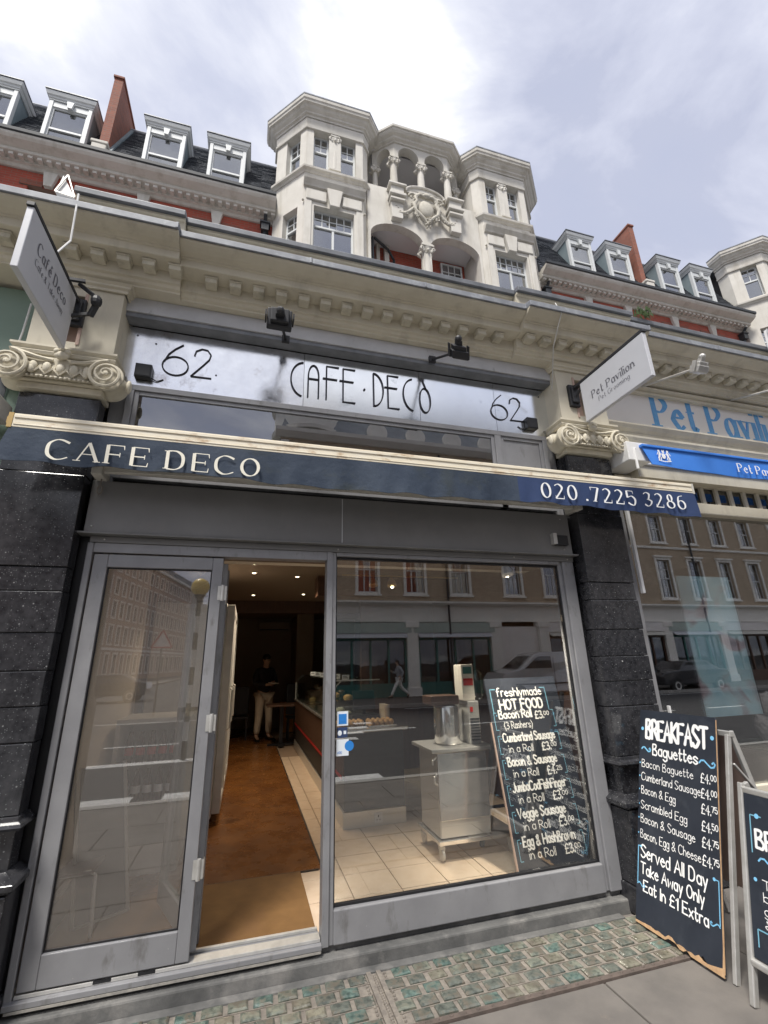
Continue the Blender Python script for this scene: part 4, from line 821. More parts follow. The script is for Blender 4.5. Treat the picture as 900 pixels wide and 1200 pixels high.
class Board:
    def __init__(s, t, bl, br, tl, tr, th=.012):
        s.bl, s.br, s.tl, s.tr = map(Vector, (bl, br, tl, tr)); s.ux = (s.br-s.bl).normalized(); up = (s.tl-s.bl); s.uy = (up-s.ux*up.dot(s.ux)).normalized(); s.n = s.ux.cross(s.uy).normalized(); s.W = (s.br-s.bl).length; s.H = up.dot(s.uy); s.t = t
        s.w = MB(); s.b = MB(); s.c = MB()
    su = 1.0
    def P(s, u, v): return s.bl+s.ux*(u*s.su*s.W)+s.uy*(v*s.H)
    def txt(s, st, u, v, h, width, wt=.11, col='w', jit=.02, **k): text({'w': s.w, 'b': s.b}[col], st, s.P(u, v), s.ux, s.uy, h*s.H, width=width*s.su*s.W, wt=wt*.87, jit=jit, **k)
# breakfast board
t = Thing('pavement_sign', 'black breakfast baguettes A-board on the pavement lights with chipped bottom edge', 'a-board', (2.7, -.5, 0), group='pavement A-boards')
B1 = Board(t, (2.462, -.205, .012), (2.462, -.79, .012), (2.80, -.215, 1.225), (2.80, -.80, 1.215))
outl = [(0, .012)]; rr = random.Random(9)
for k in range(25): outl.append((k/24, .010+rr.uniform(0, .012)+(.012 if k in (11, 19) else 0)))
outl += [(1, .99), (.985, 1.0), (0.01, 1.0), (0, .99)]
bd = t.part('board', MB().plate([(u*B1.W, v*B1.H) for u, v in outl], B1.bl, B1.ux, B1.uy, -B1.n*.012), X['chalk'])
t.part('raw_edge', MB().plate([(u*B1.W, v*B1.H) for u, v in ([(0, .006)]+[(k/24, .004+(.012 if k in (10, 11, 12, 15) else 0)) for k in range(0, 25)]+[(k/24, .014+rr.uniform(0, .007)+(.012 if k in (10, 11, 18) else 0)+(.02*(k/24)**14)) for k in range(24, 5, -1)]+[(.2, .02), (0, .012)])], B1.bl-B1.n*.003, B1.ux, B1.uy, B1.n*.0042), X['chip'], parent=bd)
t.part('raw_edge', MB().plate([(B1.W*.982, .02), (B1.W+.002, .02), (B1.W+.002, B1.H*.99), (B1.W*.998, B1.H*.99), (B1.W*.997, .5), (B1.W*.992, .12)], B1.bl-B1.n*.004, B1.ux, B1.uy, B1.n*.0051), X['chip'], parent=bd)
B1.txt('BREAKFAST', .10, .855, .093, .80, wt=.20, gap=1.3, jit=.01); B1.txt('Baguettes', .20, .775, .052, .58, wt=.17)
dot(B1.b, B1.P(.045, .90), B1.ux, B1.uy, .012); dot(B1.b, B1.P(.955, .905), B1.ux, B1.uy, .013); curl(B1.b, B1.P(.04, .795), B1.ux, B1.uy, .08, w=.009); curl(B1.b, B1.P(.80, .785), B1.ux, B1.uy, .11, w=.009)
for (a, pr, v, w_) in (('Bacon Baguette', '£400', .705, .68), ('Cumberland Sausage', '£400', .640, .76), ('Bacon & Egg', '£475', .575, .46), ('Scrambled Egg', '£450', .505, .60), ('Bacon & Sausage', '£475', .44, .69), ('Bacon, Egg & Cheese', '£475', .37, .75)):
    B1.txt(a, .045, v, .036, w_, wt=.10); dot(B1.b, B1.P(.018, v+.018), B1.ux, B1.uy, .005)
    B1.txt(pr[:2]+'.', .815, v-.004, .040, .10, wt=.13); B1.txt(pr[2:], .925, v+.012, .024, .062, wt=.16)
B1.txt('Served All Day', .06, .285, .052, .80, wt=.15); B1.txt('Take Away Only', .06, .215, .047, .76, wt=.15); B1.txt('Eat In £1 Extra', .10, .145, .045, .76, wt=.16)
for u, s in ((.02, 1), (.975, -1)): line(B1.c, B1.P(u, .17), B1.P(u, .33), B1.n, .005); line(B1.c, B1.P(u, .33), B1.P(u+s*.04, .33), B1.n, .005); curl(B1.c, B1.P(u, .165), B1.ux, B1.uy, .06, s, w=.006)
dot(B1.b, B1.P(.93, .33), B1.ux, B1.uy, .009); dot(B1.b, B1.P(.055, .33), B1.ux, B1.uy, .007)
t.part('lettering', B1.w, X['chalkwhite'], parent=bd); t.part('ornament', B1.b, X['chalkblue'], parent=bd); t.part('border', B1.c, X['chalkblue'], parent=bd)
for y in (-.245, -.785): t.part('frame_leg', MB().bar((2.50, y-.035, .0), (2.835, y-.03, 1.13), .022, .03), X['alu'], bevel=.003); t.part('frame_leg', MB().bar((3.14, y-.035, .0), (2.86, y-.03, 1.15), .022, .03), X['alu'], bevel=.003)
t.part('back_board', MB().plate([(0, .2), (.54, .2), (.54, 1.12), (0, 1.12)], (3.135, -.25, 0), (0, -1, 0), (-.235, 0, 1), (.01, 0, .002)), X['pinkwood'])
t.part('top_rail', MB().bar((2.85, -.24, 1.135), (2.85, -.83, 1.135), .03).bar((2.81, -.83, .98), (2.95, -.83, .82), .012), X['alu'], bevel=.003)
# second board at the right edge
t = Thing('pavement_sign', 'metal framed blackboard A-board cut off by the right edge of the photo', 'a-board', (2.6, -1.2, 0), group='pavement A-boards')
B2 = Board(t, (2.478, -.975, .19), (2.478, -1.545, .19), (2.655, -.975, .88), (2.655, -1.545, .88))
bd = t.part('board', MB().plate([(0, 0), (B2.W, 0), (B2.W, B2.H), (0, B2.H)], B2.bl, B2.ux, B2.uy, -B2.n*.01), X['chalk'])
B2.txt('BREAKFAST', .09, .66, .11, .8, wt=.2, gap=1.3); curl(B2.b, B2.P(.1, .58), B2.ux, B2.uy, .1, w=.008)
for i, s_ in enumerate(('Tea or coffee', 'bacon roll', 'granola', '& fruit')): B2.txt(s_, .12, .42-i*.075, .052, .06*len(s_), wt=.12)
for u, s in ((.05, 1), (.95, -1)):
    line(B2.c, B2.P(u, .62), B2.P(u, .86), B2.n, .006); line(B2.c, B2.P(u, .86), B2.P(u+s*.1, .86), B2.n, .006); line(B2.c, B2.P(u, .07), B2.P(u, .17), B2.n, .006); line(B2.c, B2.P(u, .17), B2.P(u+s*.1, .17), B2.n, .006)
dot(B2.b, B2.P(.11, .86), B2.ux, B2.uy, .012); dot(B2.b, B2.P(.06, .46), B2.ux, B2.uy, .009)
t.part('lettering', B2.w, X['chalkwhite'], parent=bd); t.part('ornament', B2.b, X['chalkblue'], parent=bd); t.part('border', B2.c, X['chalkblue2'], parent=bd)
for y in (-.96, -1.56): t.part('frame_leg', MB().bar((2.43, y, 0), (2.675, y, .92), .028, .032), X['alu'], bevel=.006)
t.part('frame_rail', MB().bar((2.47, -.965, .17), (2.47, -1.555, .17), .03), X['alu'], bevel=.008); t.part('frame_rail', MB().bar((2.668, -.965, .89), (2.668, -1.555, .89), .03), X['alu'], bevel=.006)
for y in (-.96, -1.56): t.part('frame_leg', MB().bar((3.02, y, 0), (2.70, y, .92), .022, .03), X['alu'], bevel=.005)
t.part('back_board', MB().plate([(0, .2), (.56, .2), (.56, .86), (0, .86)], (3.02, -.98, 0), (0, -1, 0), (-.34, 0, 1), (.01, 0, .002)), X['chalk'])
# menu board inside the window
t = Thing('menu_board', 'blackboard menu of freshly made hot food leaning inside the window', 'menu board', (2.3, .4, .1))
B3 = Board(t, (1.985, .33, .105), (2.70, .36, .105), (2.09, .60, 1.44), (2.80, .63, 1.44))
bd = t.part('board', MB().plate([(0, 0), (B3.W, 0), (B3.W, B3.H), (0, B3.H)], B3.bl, B3.ux, B3.uy, -B3.n*.012), X['chalk'])
t.part('timber_edge', MB().plate([(-.012, 0), (-.001, 0), (-.001, B3.H*.75), (-.012, B3.H*.75)], B3.bl, B3.ux, B3.uy, -B3.n*.014), X['pinkwood'], parent=bd)
t.part('back_leg', MB().bar((2.10, .62, 1.3), (2.02, .98, .1), .03).bar((2.75, .62, 1.3), (2.76, .98, .1), .03).bar((2.03, .9, .4), (2.76, .9, .4), .02), X['blackm'])
B3.su = 1.2
B3.txt('freshlymade', .11, .893, .047, .52, wt=.16); B3.txt('HOT FOOD', .12, .818, .054, .5, wt=.23); B3.txt('-Take Away-', .24, .797, .012, .22, wt=.14)
its = (('Bacon Roll', '(3 Rashers)', '300', .755), ('Cumberland Sausage', 'in a Roll', '300', .627), ('Bacon & Sausage', 'in a Roll', '425', .50), ('JumboCodFishFinger', 'in a Roll', '300', .372), ('Veggie Sausage', 'in a Roll', '300', .245), ('Egg & HashBrown', 'in a Roll', '300', .118))
for a, c, p, v in its:
    u0 = .07; wd = min(.58, .034*len(a)+.03)
    B3.txt(a, u0+.02, v+.012, .044, wd, wt=.21); B3.txt(c, u0+.06, v-.046, .038, .024*len(c)+.05, wt=.12, jit=.03)
    vv = v if 'Rash' in c else v-.048
    B3.txt('£'+p[0]+'.', .50, vv, .042, .095, wt=.18); B3.txt(p[1:], .605, vv+.016, .022, .06, wt=.2)
    for u, s in ((.035, 1), (.72, -1)):
        line(B3.c, B3.P(u, v-.05), B3.P(u, v+.045), B3.n, .005); line(B3.c, B3.P(u, v+.045), B3.P(u+s*.03, v+.045), B3.n, .005); line(B3.c, B3.P(u, v-.05), B3.P(u+s*.03, v-.05), B3.n, .005)
    dot(B3.b, B3.P(.065, v+.03), B3.ux, B3.uy, .005)
for u, s in ((.04, 1), (.68, -1)): line(B3.c, B3.P(u, .80), B3.P(u, .935), B3.n, .007); line(B3.c, B3.P(u, .935), B3.P(u+s*.06, .935), B3.n, .007)
t.part('lettering', B3.w, X['chalkwhite'], parent=bd); t.part('ornament', B3.b, X['chalkblue'], parent=bd); t.part('border', B3.c, X['chalkblue2'], parent=bd)
# ============================================================ CAFE INTERIOR
fl_ = struct('cafe_floor', MB().box(-1.05, 2.95, .1, 10, -.02, .085), X['grout'])
tl = MB().box(-.169, .169, -.169, .169, -.012, .0); tm_ = tl.mesh('floor_tile'); tm_.materials.append(X['tile'])
ang = radians(0)
for r in range(16):
    for c in range(8):
        x = .46+.17+c*.345; y = .15+.17+r*.345
        if x > 2.85: continue
        o = link('floor_tile', tm_, None, fl_, bevel=.002); o.location = (x, y, .0985+random.uniform(-.0008, .0008))
struct('door_mat_strip', MB().box(-1.0, .66, 1.0, 9.9, .085, .105), X['matfl'], parent=fl_)
single('door_mat', MB().box(-1.0, .50, .13, .985, .0855, .112), X['matfront'], 'orange brown coir mat inside the open cafe door', 'door mat', bevel=.004)
struct('metal_strip', MB().box(-1.0, .64, .986, .999, .086, .108).box(.661, .675, 1.0, 9.9, .086, .106), X['darkstrip'], parent=fl_)
rm = Thing('cafe_interior', 'dim brown cafe room with beige ceiling bulkhead behind the open door', 'room', (1, 5, .1))
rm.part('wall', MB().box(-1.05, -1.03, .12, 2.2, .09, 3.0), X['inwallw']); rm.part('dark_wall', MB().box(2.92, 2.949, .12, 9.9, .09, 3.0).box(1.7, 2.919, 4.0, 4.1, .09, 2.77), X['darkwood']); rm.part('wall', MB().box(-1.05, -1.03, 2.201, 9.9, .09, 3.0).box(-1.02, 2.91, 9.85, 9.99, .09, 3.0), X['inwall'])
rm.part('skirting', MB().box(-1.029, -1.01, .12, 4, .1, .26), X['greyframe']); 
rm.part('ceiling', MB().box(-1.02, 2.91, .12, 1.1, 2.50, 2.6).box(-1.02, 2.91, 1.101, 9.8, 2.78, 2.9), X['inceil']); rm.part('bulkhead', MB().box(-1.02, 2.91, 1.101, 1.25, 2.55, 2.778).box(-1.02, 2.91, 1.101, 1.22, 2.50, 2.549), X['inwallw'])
rm.part('beam', MB().box(.9, 2.9, 3.2, 3.5, 2.5, 2.778).box(-1, 2.9, 6.0, 6.25, 2.55, 2.778), X['darkwood']); rm.part('partition', MB().box(1.15, 1.55, 8.4, 9.8, .1, 2.77), X['inwall'])
for di, (x, y) in enumerate(((.03, 3.1), (.02, 2.5), (.62, 3.3), (.05, 5.2), (.9, 5.0))):
    ld = bpy.data.lights.new('downlight_lamp', 'SPOT'); ld.energy = 30; ld.spot_size = radians(120); ld.spot_blend = .6; ld.color = (1, .8, .58); ld.shadow_soft_size = .03; lo = bpy.data.objects.new('downlight_lamp', ld); COL.objects.link(lo); lo.location = (x, y, 2.755)
    t = Thing('downlight', ['lit downlight in the second row from the door, left', 'lit downlight nearest the door, left of the ceiling', 'lit downlight at the right of the row over the counter', 'lit downlight farther back on the left of the ceiling', 'lit downlight farthest back over the counter'][di], 'light', (x, y, 2.777), group='ceiling downlights'); t.part('ring', MB().lathe((x, y, 2.77), [(.04, 0), (.045, .006)], 14), X['inwallw']); t.part('lamp', MB().lathe((x, y, 2.766), [(.022, 0), (.022, .004)], 12), emis('lamp', (1, .85, .6), 6))
tk = Thing('track_light', 'brass track light with two lamps and an added menu lamp inside the window', 'light', (1.4, 1.45, 2.45))
tk.part('menu_fill_stem', MB().bar((2.05, .19, 2.34), (2.05, .19, 2.5), .018), X['gold']); tk.part('rail', MB().box(.9, 2.2, 1.44, 1.46, 2.46, 2.475).bar((1.2, 1.45, 2.47), (1.2, 1.45, 2.6), .02), X['gold'])  # stem carries the added lamp over the menu board
for x, yl in ((1.22, 1.42), (1.42, 1.42), (2.05, .19)): tk.part('lamp_head', MB().lathe((x, yl, 2.44 if yl > 1 else 2.35), [(.02, 0), (.045, .05), (.05, .09), (.02, .1)], 14, ax=(0, -.3, -1)), X['gold'] if x < 2 else X['inwallw'], sm=40)  # third head, by the glass, is added to brighten the menu board
ac = Thing('air_conditioner', 'long pale wall air conditioner high on the back wall', 'air conditioner', (.65, 9.8, 2.5)); ac.part('casing', MB().box(.26, 1.08, 9.6, 9.84, 2.46, 2.68), X['inwall'], bevel=.02); ac.part('vent', MB().box(.3, 1.04, 9.58, 9.5995, 2.47, 2.50), X['dark'])
for (x, tx, ty, tz, en) in ((1.42, 1.8, .6, .5, 70), (2.05, 2.4, .42, .75, 150)):  # added fill spots with glowing bulbs, brighten the menu board and trolley
    ld = bpy.data.lights.new('display_fill_spot', 'SPOT'); ld.energy = en; ld.spot_size = radians(75); ld.spot_blend = .8; ld.color = (1, .9, .76); ld.shadow_soft_size = .04; lo = bpy.data.objects.new('display_fill_spot', ld); COL.objects.link(lo); yl = 1.36 if x < 2 else .16; lo.location = (x, yl, 2.33 if x < 2 else 2.24); lo.rotation_euler = (Vector((tx, ty, tz))-lo.location).to_track_quat('-Z', 'Y').to_euler()
    tk.part('fill_bulb', MB().ball((x, 1.385 if x < 2 else .175, 2.345 if x < 2 else 2.262), .018), emis('fill_bulb', (1, .88, .66), 5))
# fridges along the left wall: three tall units seen edge-on
for k in range(3):
    y0 = 2.35+k*.68; t = Thing('upright_fridge', ['nearest tall fridge with pale door edges along the left wall', 'middle tall fridge with pale door edges along the left wall', 'farthest tall fridge with pale door edges along the left wall'][k], 'fridge', (-.6, y0+.3, .1), group='fridges along the left wall')
    t.part('cabinet', MB().box(-.98, -.24, y0, y0+.66, .16, 2.28), X['fridge'], bevel=.012); t.part('plinth', MB().box(-.95, -.4, y0+.01, y0+.65, .105, .158), X['black'])
    d_ = t.part('door', MB().box(-.236, -.155, y0+.005, y0+.06, .2, 2.26).box(-.236, -.155, y0+.60, y0+.655, .2, 2.26).box(-.236, -.155, y0+.0605, y0+.5995, 2.16, 2.26).box(-.236, -.155, y0+.0605, y0+.5995, .2, .30), X['fridge'], bevel=.006)
    t.part('glass', MB().box(-.20, -.192, y0+.061, y0+.599, .301, 2.159), X['gcase'], parent=d_); t.part('handle', MB().tube([(-.154, y0+.09, .95), (-.125, y0+.09, .97), (-.125, y0+.09, 1.35), (-.154, y0+.09, 1.37)], .009, 8), X['alu'], parent=d_)
# folded door leaves stack beside the opening
t = Thing('folding_door', 'narrow stack of folded grey door edges at the left side of the opening', 'door', (-.2, .8, .1))
for k in range(3):
    x = -.20+k*.026; t.part('leaf', MB().box(x-.01*k, x+.014-.01*k, .10+.05*k, .145+.06*k, .12, 2.26-.01*k), X['greyframe'] if k != 1 else X['alu'], bevel=.003)
hh = MB()
for z in (.5, 1.25, 2.05): hh.tube([(-.165, .155, z-.05), (-.165, .155, z+.05)], .01, 8)
t.part('hinge', hh, X['alu'])
# drinks chiller behind the left leaf
t = Thing('drinks_chiller', 'low drinks chiller with cola bottles behind the left door glass', 'chiller', (-.7, 1.7, .1))
t.part('case', MB().box(-.98, -.95, 1.35, 1.9, .1, 1.2).box(-.45, -.42, 1.35, 1.9, .1, 1.2).box(-.949, -.451, 1.35, 1.9, .1, .3).box(-.949, -.451, 1.35, 1.9, 1.16, 1.2).box(-.949, -.451, 1.86, 1.9, .301, 1.159), X['fridge']); t.part('shelf', MB().box(-.948, -.452, 1.37, 1.855, .58, .59).box(-.948, -.452, 1.37, 1.855, .86, .87), X['stain'])
bt = MB().lathe((0, 0, 0), [(.03, 0), (.033, .02), (.033, .12), (.03, .14), (.014, .2), (.014, .225)], 12); btm = bt.mesh('b'); btm.materials.append(X['cola']); smooth(btm, 40)
lbm = MB().lathe((0, 0, .05), [(.0338, 0), (.0338, .055)], 12).mesh('l'); lbm.materials.append(X['red']); wbm = MB().lathe((0, 0, .05), [(.0338, 0), (.0338, .055)], 12).mesh('l'); wbm.materials.append(X['label'])
for z, n_, lm in ((.591, 5, wbm), (.871, 5, lbm)):
    for k in range(n_):
        r0 = Thing('drink_bottle', ('dark cola bottle with red label, %s on the top chiller shelf' if z > .8 else 'dark bottle with pale label, %s on the lower chiller shelf') % ['leftmost', 'second from left', 'middle', 'second from right', 'rightmost'][k], 'bottle', (-.88+k*.085, 1.45, z), group='bottles on the top chiller shelf' if z > .8 else 'bottles on the lower chiller shelf')
        link('bottle_body', btm, None, r0.o); link('label', lm, None, r0.o)
# chalkboard leaning inside left
t = Thing('leaning_board', 'framed dark board leaning on the left interior wall behind the door glass', 'board', (-.7, .6, .1))
t.part('panel', MB().plate([(0, 0), (.34, 0), (.34, .85), (0, .85)], (-.90, .62, .115), (.8, .45, 0), (-.18, .1, 1), (0, .012, 0)), X['chalk']); t.part('frame', MB().bar((-.90, .615, .115), (-1.02, .68, .98), .018).bar((-.63, .77, .115), (-.78, .84, .98), .018).bar((-.90, .615, .115), (-.63, .77, .115), .018), X['alu'])
# stove pipe-like rail (chair leg)
t = Thing('metal_chair', 'pale metal chair frame standing behind the left door glass', 'chair', (-.85, .5, .1)); t.part('frame', MB().tube([(-.98, .5, .42), (-.82, .5, .44), (-.79, .5, .42), (-.77, .5, .10)], .01, 8).tube([(-.98, .85, .42), (-.82, .85, .44), (-.79, .85, .42), (-.77, .85, .10)], .01, 8), X['white']); t.part('seat', MB().box(-1.0, -.8, .49, .86, .43, .445), X['darkwood'])
# counter run
t = Thing('serving_counter', 'dark serving counter with steel plinth and glass display of cakes', 'counter', (1.3, 3.5, .1))
t.part('cabinet', MB().box(1.0, 1.62, 1.80, 6.6, .24, .93), X['dark'], bevel=.006); t.part('plinth', MB().box(1.0, 1.62, 1.785, 1.80, .10, .235).box(.985, .999, 1.785, 6.6, .1, .235), X['stainp']); t.part('red_trim', MB().box(.985, .999, 1.9, 6.6, .50, .53), X['red']); t.part('counter_top', MB().box(.96, 1.66, 1.76, 6.64, .931, .96), X['stain'], bevel=.003)
t.part('front_panel', MB().box(.986, .999, 1.8, 6.6, .54, .92), X['darkwood'])
gc = t.part('glass_case', MB().plate([(0, 0), (.0, .30), (.12, .44), (.14, .43), (.012, .295), (.012, 0)], (.985, 2.6, .961), (1, 0, 0), (0, 0, 1), (0, 4.0, 0)).box(1.12, 1.6, 2.6, 6.6, 1.385, 1.397), X['gcase'])
t.part('case_frame', MB().box(.98, .998, 2.59, 2.605, .961, 1.26).bar((.989, 2.597, 1.26), (1.12, 2.597, 1.40), .014).box(1.12, 1.6, 2.59, 2.605, 1.39, 1.405).box(.98, .998, 6.59, 6.605, .961, 1.26), X['alu'], parent=gc); t.part('shelf', MB().box(1.06, 1.58, 2.65, 6.55, 1.16, 1.168), X['gcase'], parent=gc)
t.part('sneeze_bar', MB().box(.89, 1.12, 1.78, 1.80, 1.42, 1.435), X['alu'])
tg = Thing('wall_socket', 'white socket on the steel plinth inside the window', 'socket', (1.33, 1.78, .18)); tg.part('plate', MB().box(1.29, 1.375, 1.772, 1.784, .125, .21), X['white'], bevel=.004); tg.part('pin_holes', MB().box(1.328, 1.336, 1.7705, 1.7715, .175, .192).box(1.312, 1.322, 1.7705, 1.7715, .15, .156).box(1.342, 1.352, 1.7705, 1.7715, .15, .156), X['black'])
rr = random.Random(4); ck = []
for k in range(14):
    y = 2.75+k*.27; z = .962 if k % 2 else 1.169
    m = MB().lathe((0, 0, .0), [(.05, 0), (.06, .03), (.055, .045), (.03, .06), (.005, .062)], 12); ct_ = rr.randrange(4); c = Thing('pastry', '%s bun on the %s shelf of the glass display, %s from the door' % (['orange', 'brown', 'dark brown', 'cream'][ct_], ['upper', 'lower'][k % 2], ['nearest', 'second', 'third', 'fourth', 'fifth', 'sixth', 'farthest'][k//2]), 'pastry', (1.16+rr.uniform(0, .25), y, z), group='cakes in the glass display')
    me = m.mesh('bun'); link('bun', me, [X['cake'], X['bread'], X['darkwood'], X['inwallw']][ct_], c.o, sm=60)
for i, (x, y, n_) in enumerate(((1.10, 2.0, 5), (1.42, 1.98, 5))):
    t = Thing('bread_tray', ['tray of golden rolls on the left of the counter top', 'tray of golden rolls on the right of the counter top'][i], 'tray', (x, y, .96), group='trays of rolls on the counter'); t.part('tray', MB().box(x-.15, x+.15, y-.13, y+.13, .961, .975), X['stain'])
    for k in range(n_):
        for q in range(2): t.part('roll', MB().ball((x-.11+k*.055, y-.06+q*.12, 1.0), .027, .06, .03, n=9, m=6), X['bread'], sm=60)
t = Thing('cash_till', 'black cash till with a tilted screen on the serving counter', 'till', (1.35, 2.35, .96)); t.part('drawer', MB().box(1.18, 1.5, 2.25, 2.5, .962, 1.04), X['black'], bevel=.006); t.part('screen', MB().plate([(0, 0), (.26, 0), (.26, .2), (0, .2)], (1.21, 2.33, 1.09), (1, 0, 0), (0, .25, 1), (0, .02, 0)), X['blackm'], bevel=.004); t.part('stand', MB().bar((1.34, 2.38, 1.04), (1.34, 2.37, 1.15), .04), X['black'])
for k in range(3):
    t = Thing('cup_stack', ['left', 'middle', 'right'][k]+' stack of white paper cups beside the till', 'cups', (1.5+k*.0+.0, 2.12+k*.085, .96), group='paper cup stacks')
    for q in range(7): t.part('cup', MB().lathe((1.54, 2.12+k*.085, .962+q*.022), [(.028, 0), (.036, .05), (.038, .052)], 12), X['inwallw'])
for k in range(6):
    t = Thing('price_card', ['nearest', 'second', 'third', 'fourth', 'fifth', 'farthest'][k]+' white price card on top of the glass display', 'card', (1.2, 2.75+k*.6, 1.40), group='price cards on the display'); t.part('card', MB().box(1.16, 1.25, 2.75+k*.6, 2.755+k*.6, 1.398, 1.46), X['label']); t.part('print', MB().box(1.17, 1.235, 2.748+k*.6, 2.7495+k*.6, 1.42, 1.426).box(1.17, 1.22, 2.748+k*.6, 2.7495+k*.6, 1.435, 1.441), X['lettergrey'])
# soft-serve machine on a trolley
t = Thing('steel_trolley', 'stainless steel trolley cabinet on castors inside the window', 'trolley', (1.8, .9, .1))
t.part('front_panel', MB().box(1.575, 2.02, .765, .785, .38, .865), X['stain'], bevel=.003); t.part('kick_panel', MB().box(1.58, 2.015, .775, .79, .262, .379), X['stainp']); t.part('side_panel', MB().box(1.575, 1.59, .786, 1.2, .26, .89).box(2.005, 2.02, .786, 1.2, .26, .89), X['stainp'])
t.part('shelf', MB().box(1.55, 2.25, .75, 1.25, .22, .25), X['stain'], bevel=.004); t.part('top', MB().box(1.52, 2.10, .74, 1.25, .872, .90), X['stainp'], bevel=.004)
cs = MB().lathe((0, 0, .05), [(.04, -.012), (.045, -.008), (.045, .008), (.04, .012)], 14, ax=(1, 0, 0)).box(-.02, .02, -.02, .02, .08, .12); 
for x, y in ((1.585, .80), (2.2, .80), (1.585, 1.2), (2.2, 1.2)):
    me = cs.mesh('castor'); o = link('castor', me, X['alu'], t.o); o.location = (x-1.8, y-.9, 0)
t.part('hooks', MB().tube([(1.56, .76, .72), (1.53, .74, .70), (1.53, .74, .66), (1.56, .75, .64)], .008, 6).tube([(1.56, .76, .84), (1.52, .74, .82), (1.52, .74, .79)], .008, 6), X['alu'])
t = Thing('drinks_machine', 'polished steel drinks machine with control tower on the trolley', 'machine', (1.8, 1.0, .9))
t.part('drum', MB().lathe((1.79, 1.0, .905), [(.125, 0), (.13, .01), (.13, .29), (.12, .31), (.02, .315)], 28), X['stain'], sm=40); t.part('tower', MB().box(1.93, 2.04, .86, 1.15, .901, 1.25), X['stainp'], bevel=.01)
sl_ = MB()
for k in range(8): sl_.box(1.945, 2.03, .853, .859, .93+k*.024, .94+k*.024)
t.part('vent_slats', sl_, X['blackm']); t.part('control_panel', MB().box(1.90, 2.02, .88, 1.05, 1.251, 1.56), X['inwallw'], bevel=.008); t.part('display', MB().box(1.915, 2.0, .874, .8795, 1.48, 1.54), X['teal']); t.part('red_badge', MB().box(1.912, 2.005, .874, .8795, 1.38, 1.44), X['red']); t.part('hopper', MB().lathe((2.09, 1.0, 1.25), [(.06, 0), (.075, .02), (.075, .22), (.05, .26)], 18), X['gcase'], sm=40); t.part('button', MB().box(1.95, 1.975, .853, .8595, 1.16, 1.2), X['red'])
t.part('lid', MB().box(1.60, 1.87, .9, 1.13, 1.222, 1.30), X['darkwood'], bevel=.01)
# table inside
t = Thing('pedestal_table', 'dark square pedestal table beside the person at the back', 'table', (1.0, 6.9, .1)); t.part('tabletop', MB().box(.45, 1.45, 6.6, 7.2, .82, .85), X['darkwood'], bevel=.004); t.part('pedestal', MB().box(.72, .79, 6.87, 6.93, .14, .819), X['black']); t.part('foot', MB().box(.5, 1.02, 6.84, 6.96, .11, .139).box(.7, .81, 6.65, 7.15, .11, .1385), X['black'])
t = Thing('cafe_chair', 'dark chair behind the person at the back of the cafe', 'chair', (-.1, 8.0, .1))
t.part('seat', MB().box(-.3, .12, 7.8, 8.2, .52, .56), X['black']); t.part('backrest', MB().box(-.3, .12, 8.17, 8.21, .57, 1.15), X['black'], bevel=.01)
for x in (-.28, .08):
    for y in (7.83, 8.15): t.part('leg', MB().box(x, x+.03, y, y+.03, .105, .52), X['black'])
t = Thing('cafe_chair', 'dark chair tucked under the far side of the pedestal table', 'chair', (1.1, 7.5, .1))
t.part('seat', MB().box(.9, 1.3, 7.3, 7.7, .52, .56), X['black']); t.part('backrest', MB().box(.9, 1.3, 7.68, 7.72, .57, 1.2), X['black'], bevel=.01)
for x in (.92, 1.25):
    for y in (7.33, 7.65): t.part('leg', MB().box(x, x+.03, y, y+.03, .105, .52), X['black'])
single('orange_bin', MB().box(.85, 1.15, 8.6, 8.9, .11, .75), X['orange'], 'orange box low down at the back of the cafe', 'box', bevel=.01)  # plain orange box, no emission
# ============================================================ PEOPLE
def skinmesh(name, J, E, m, root=None, sub=2):
    """J: list of (pos, rx, ry); E: edges"""
    me = bpy.data.meshes.new(name); me.from_pydata([j[0] for j in J], E, []); o = bpy.data.objects.new(name, me); COL.objects.link(o)
    s = o.modifiers.new('skin', 'SKIN'); s.use_smooth_shade = True; s.branch_smoothing = .4
    for i, j in enumerate(J): me.skin_vertices[0].data[i].radius = (j[1], j[2] if len(j) > 2 else j[1]); 
    me.skin_vertices[0].data[0].use_root = True
    u = o.modifiers.new('sub', 'SUBSURF'); u.levels = sub; u.render_levels = sub
    dg_ = bpy.context.evaluated_depsgraph_get(); nm = bpy.data.meshes.new_from_object(o.evaluated_get(dg_)); bpy.data.objects.remove(o); nm.name = name; nm.materials.clear(); nm.materials.append(m)
    for p in nm.polygons: p.use_smooth = True
    return nm
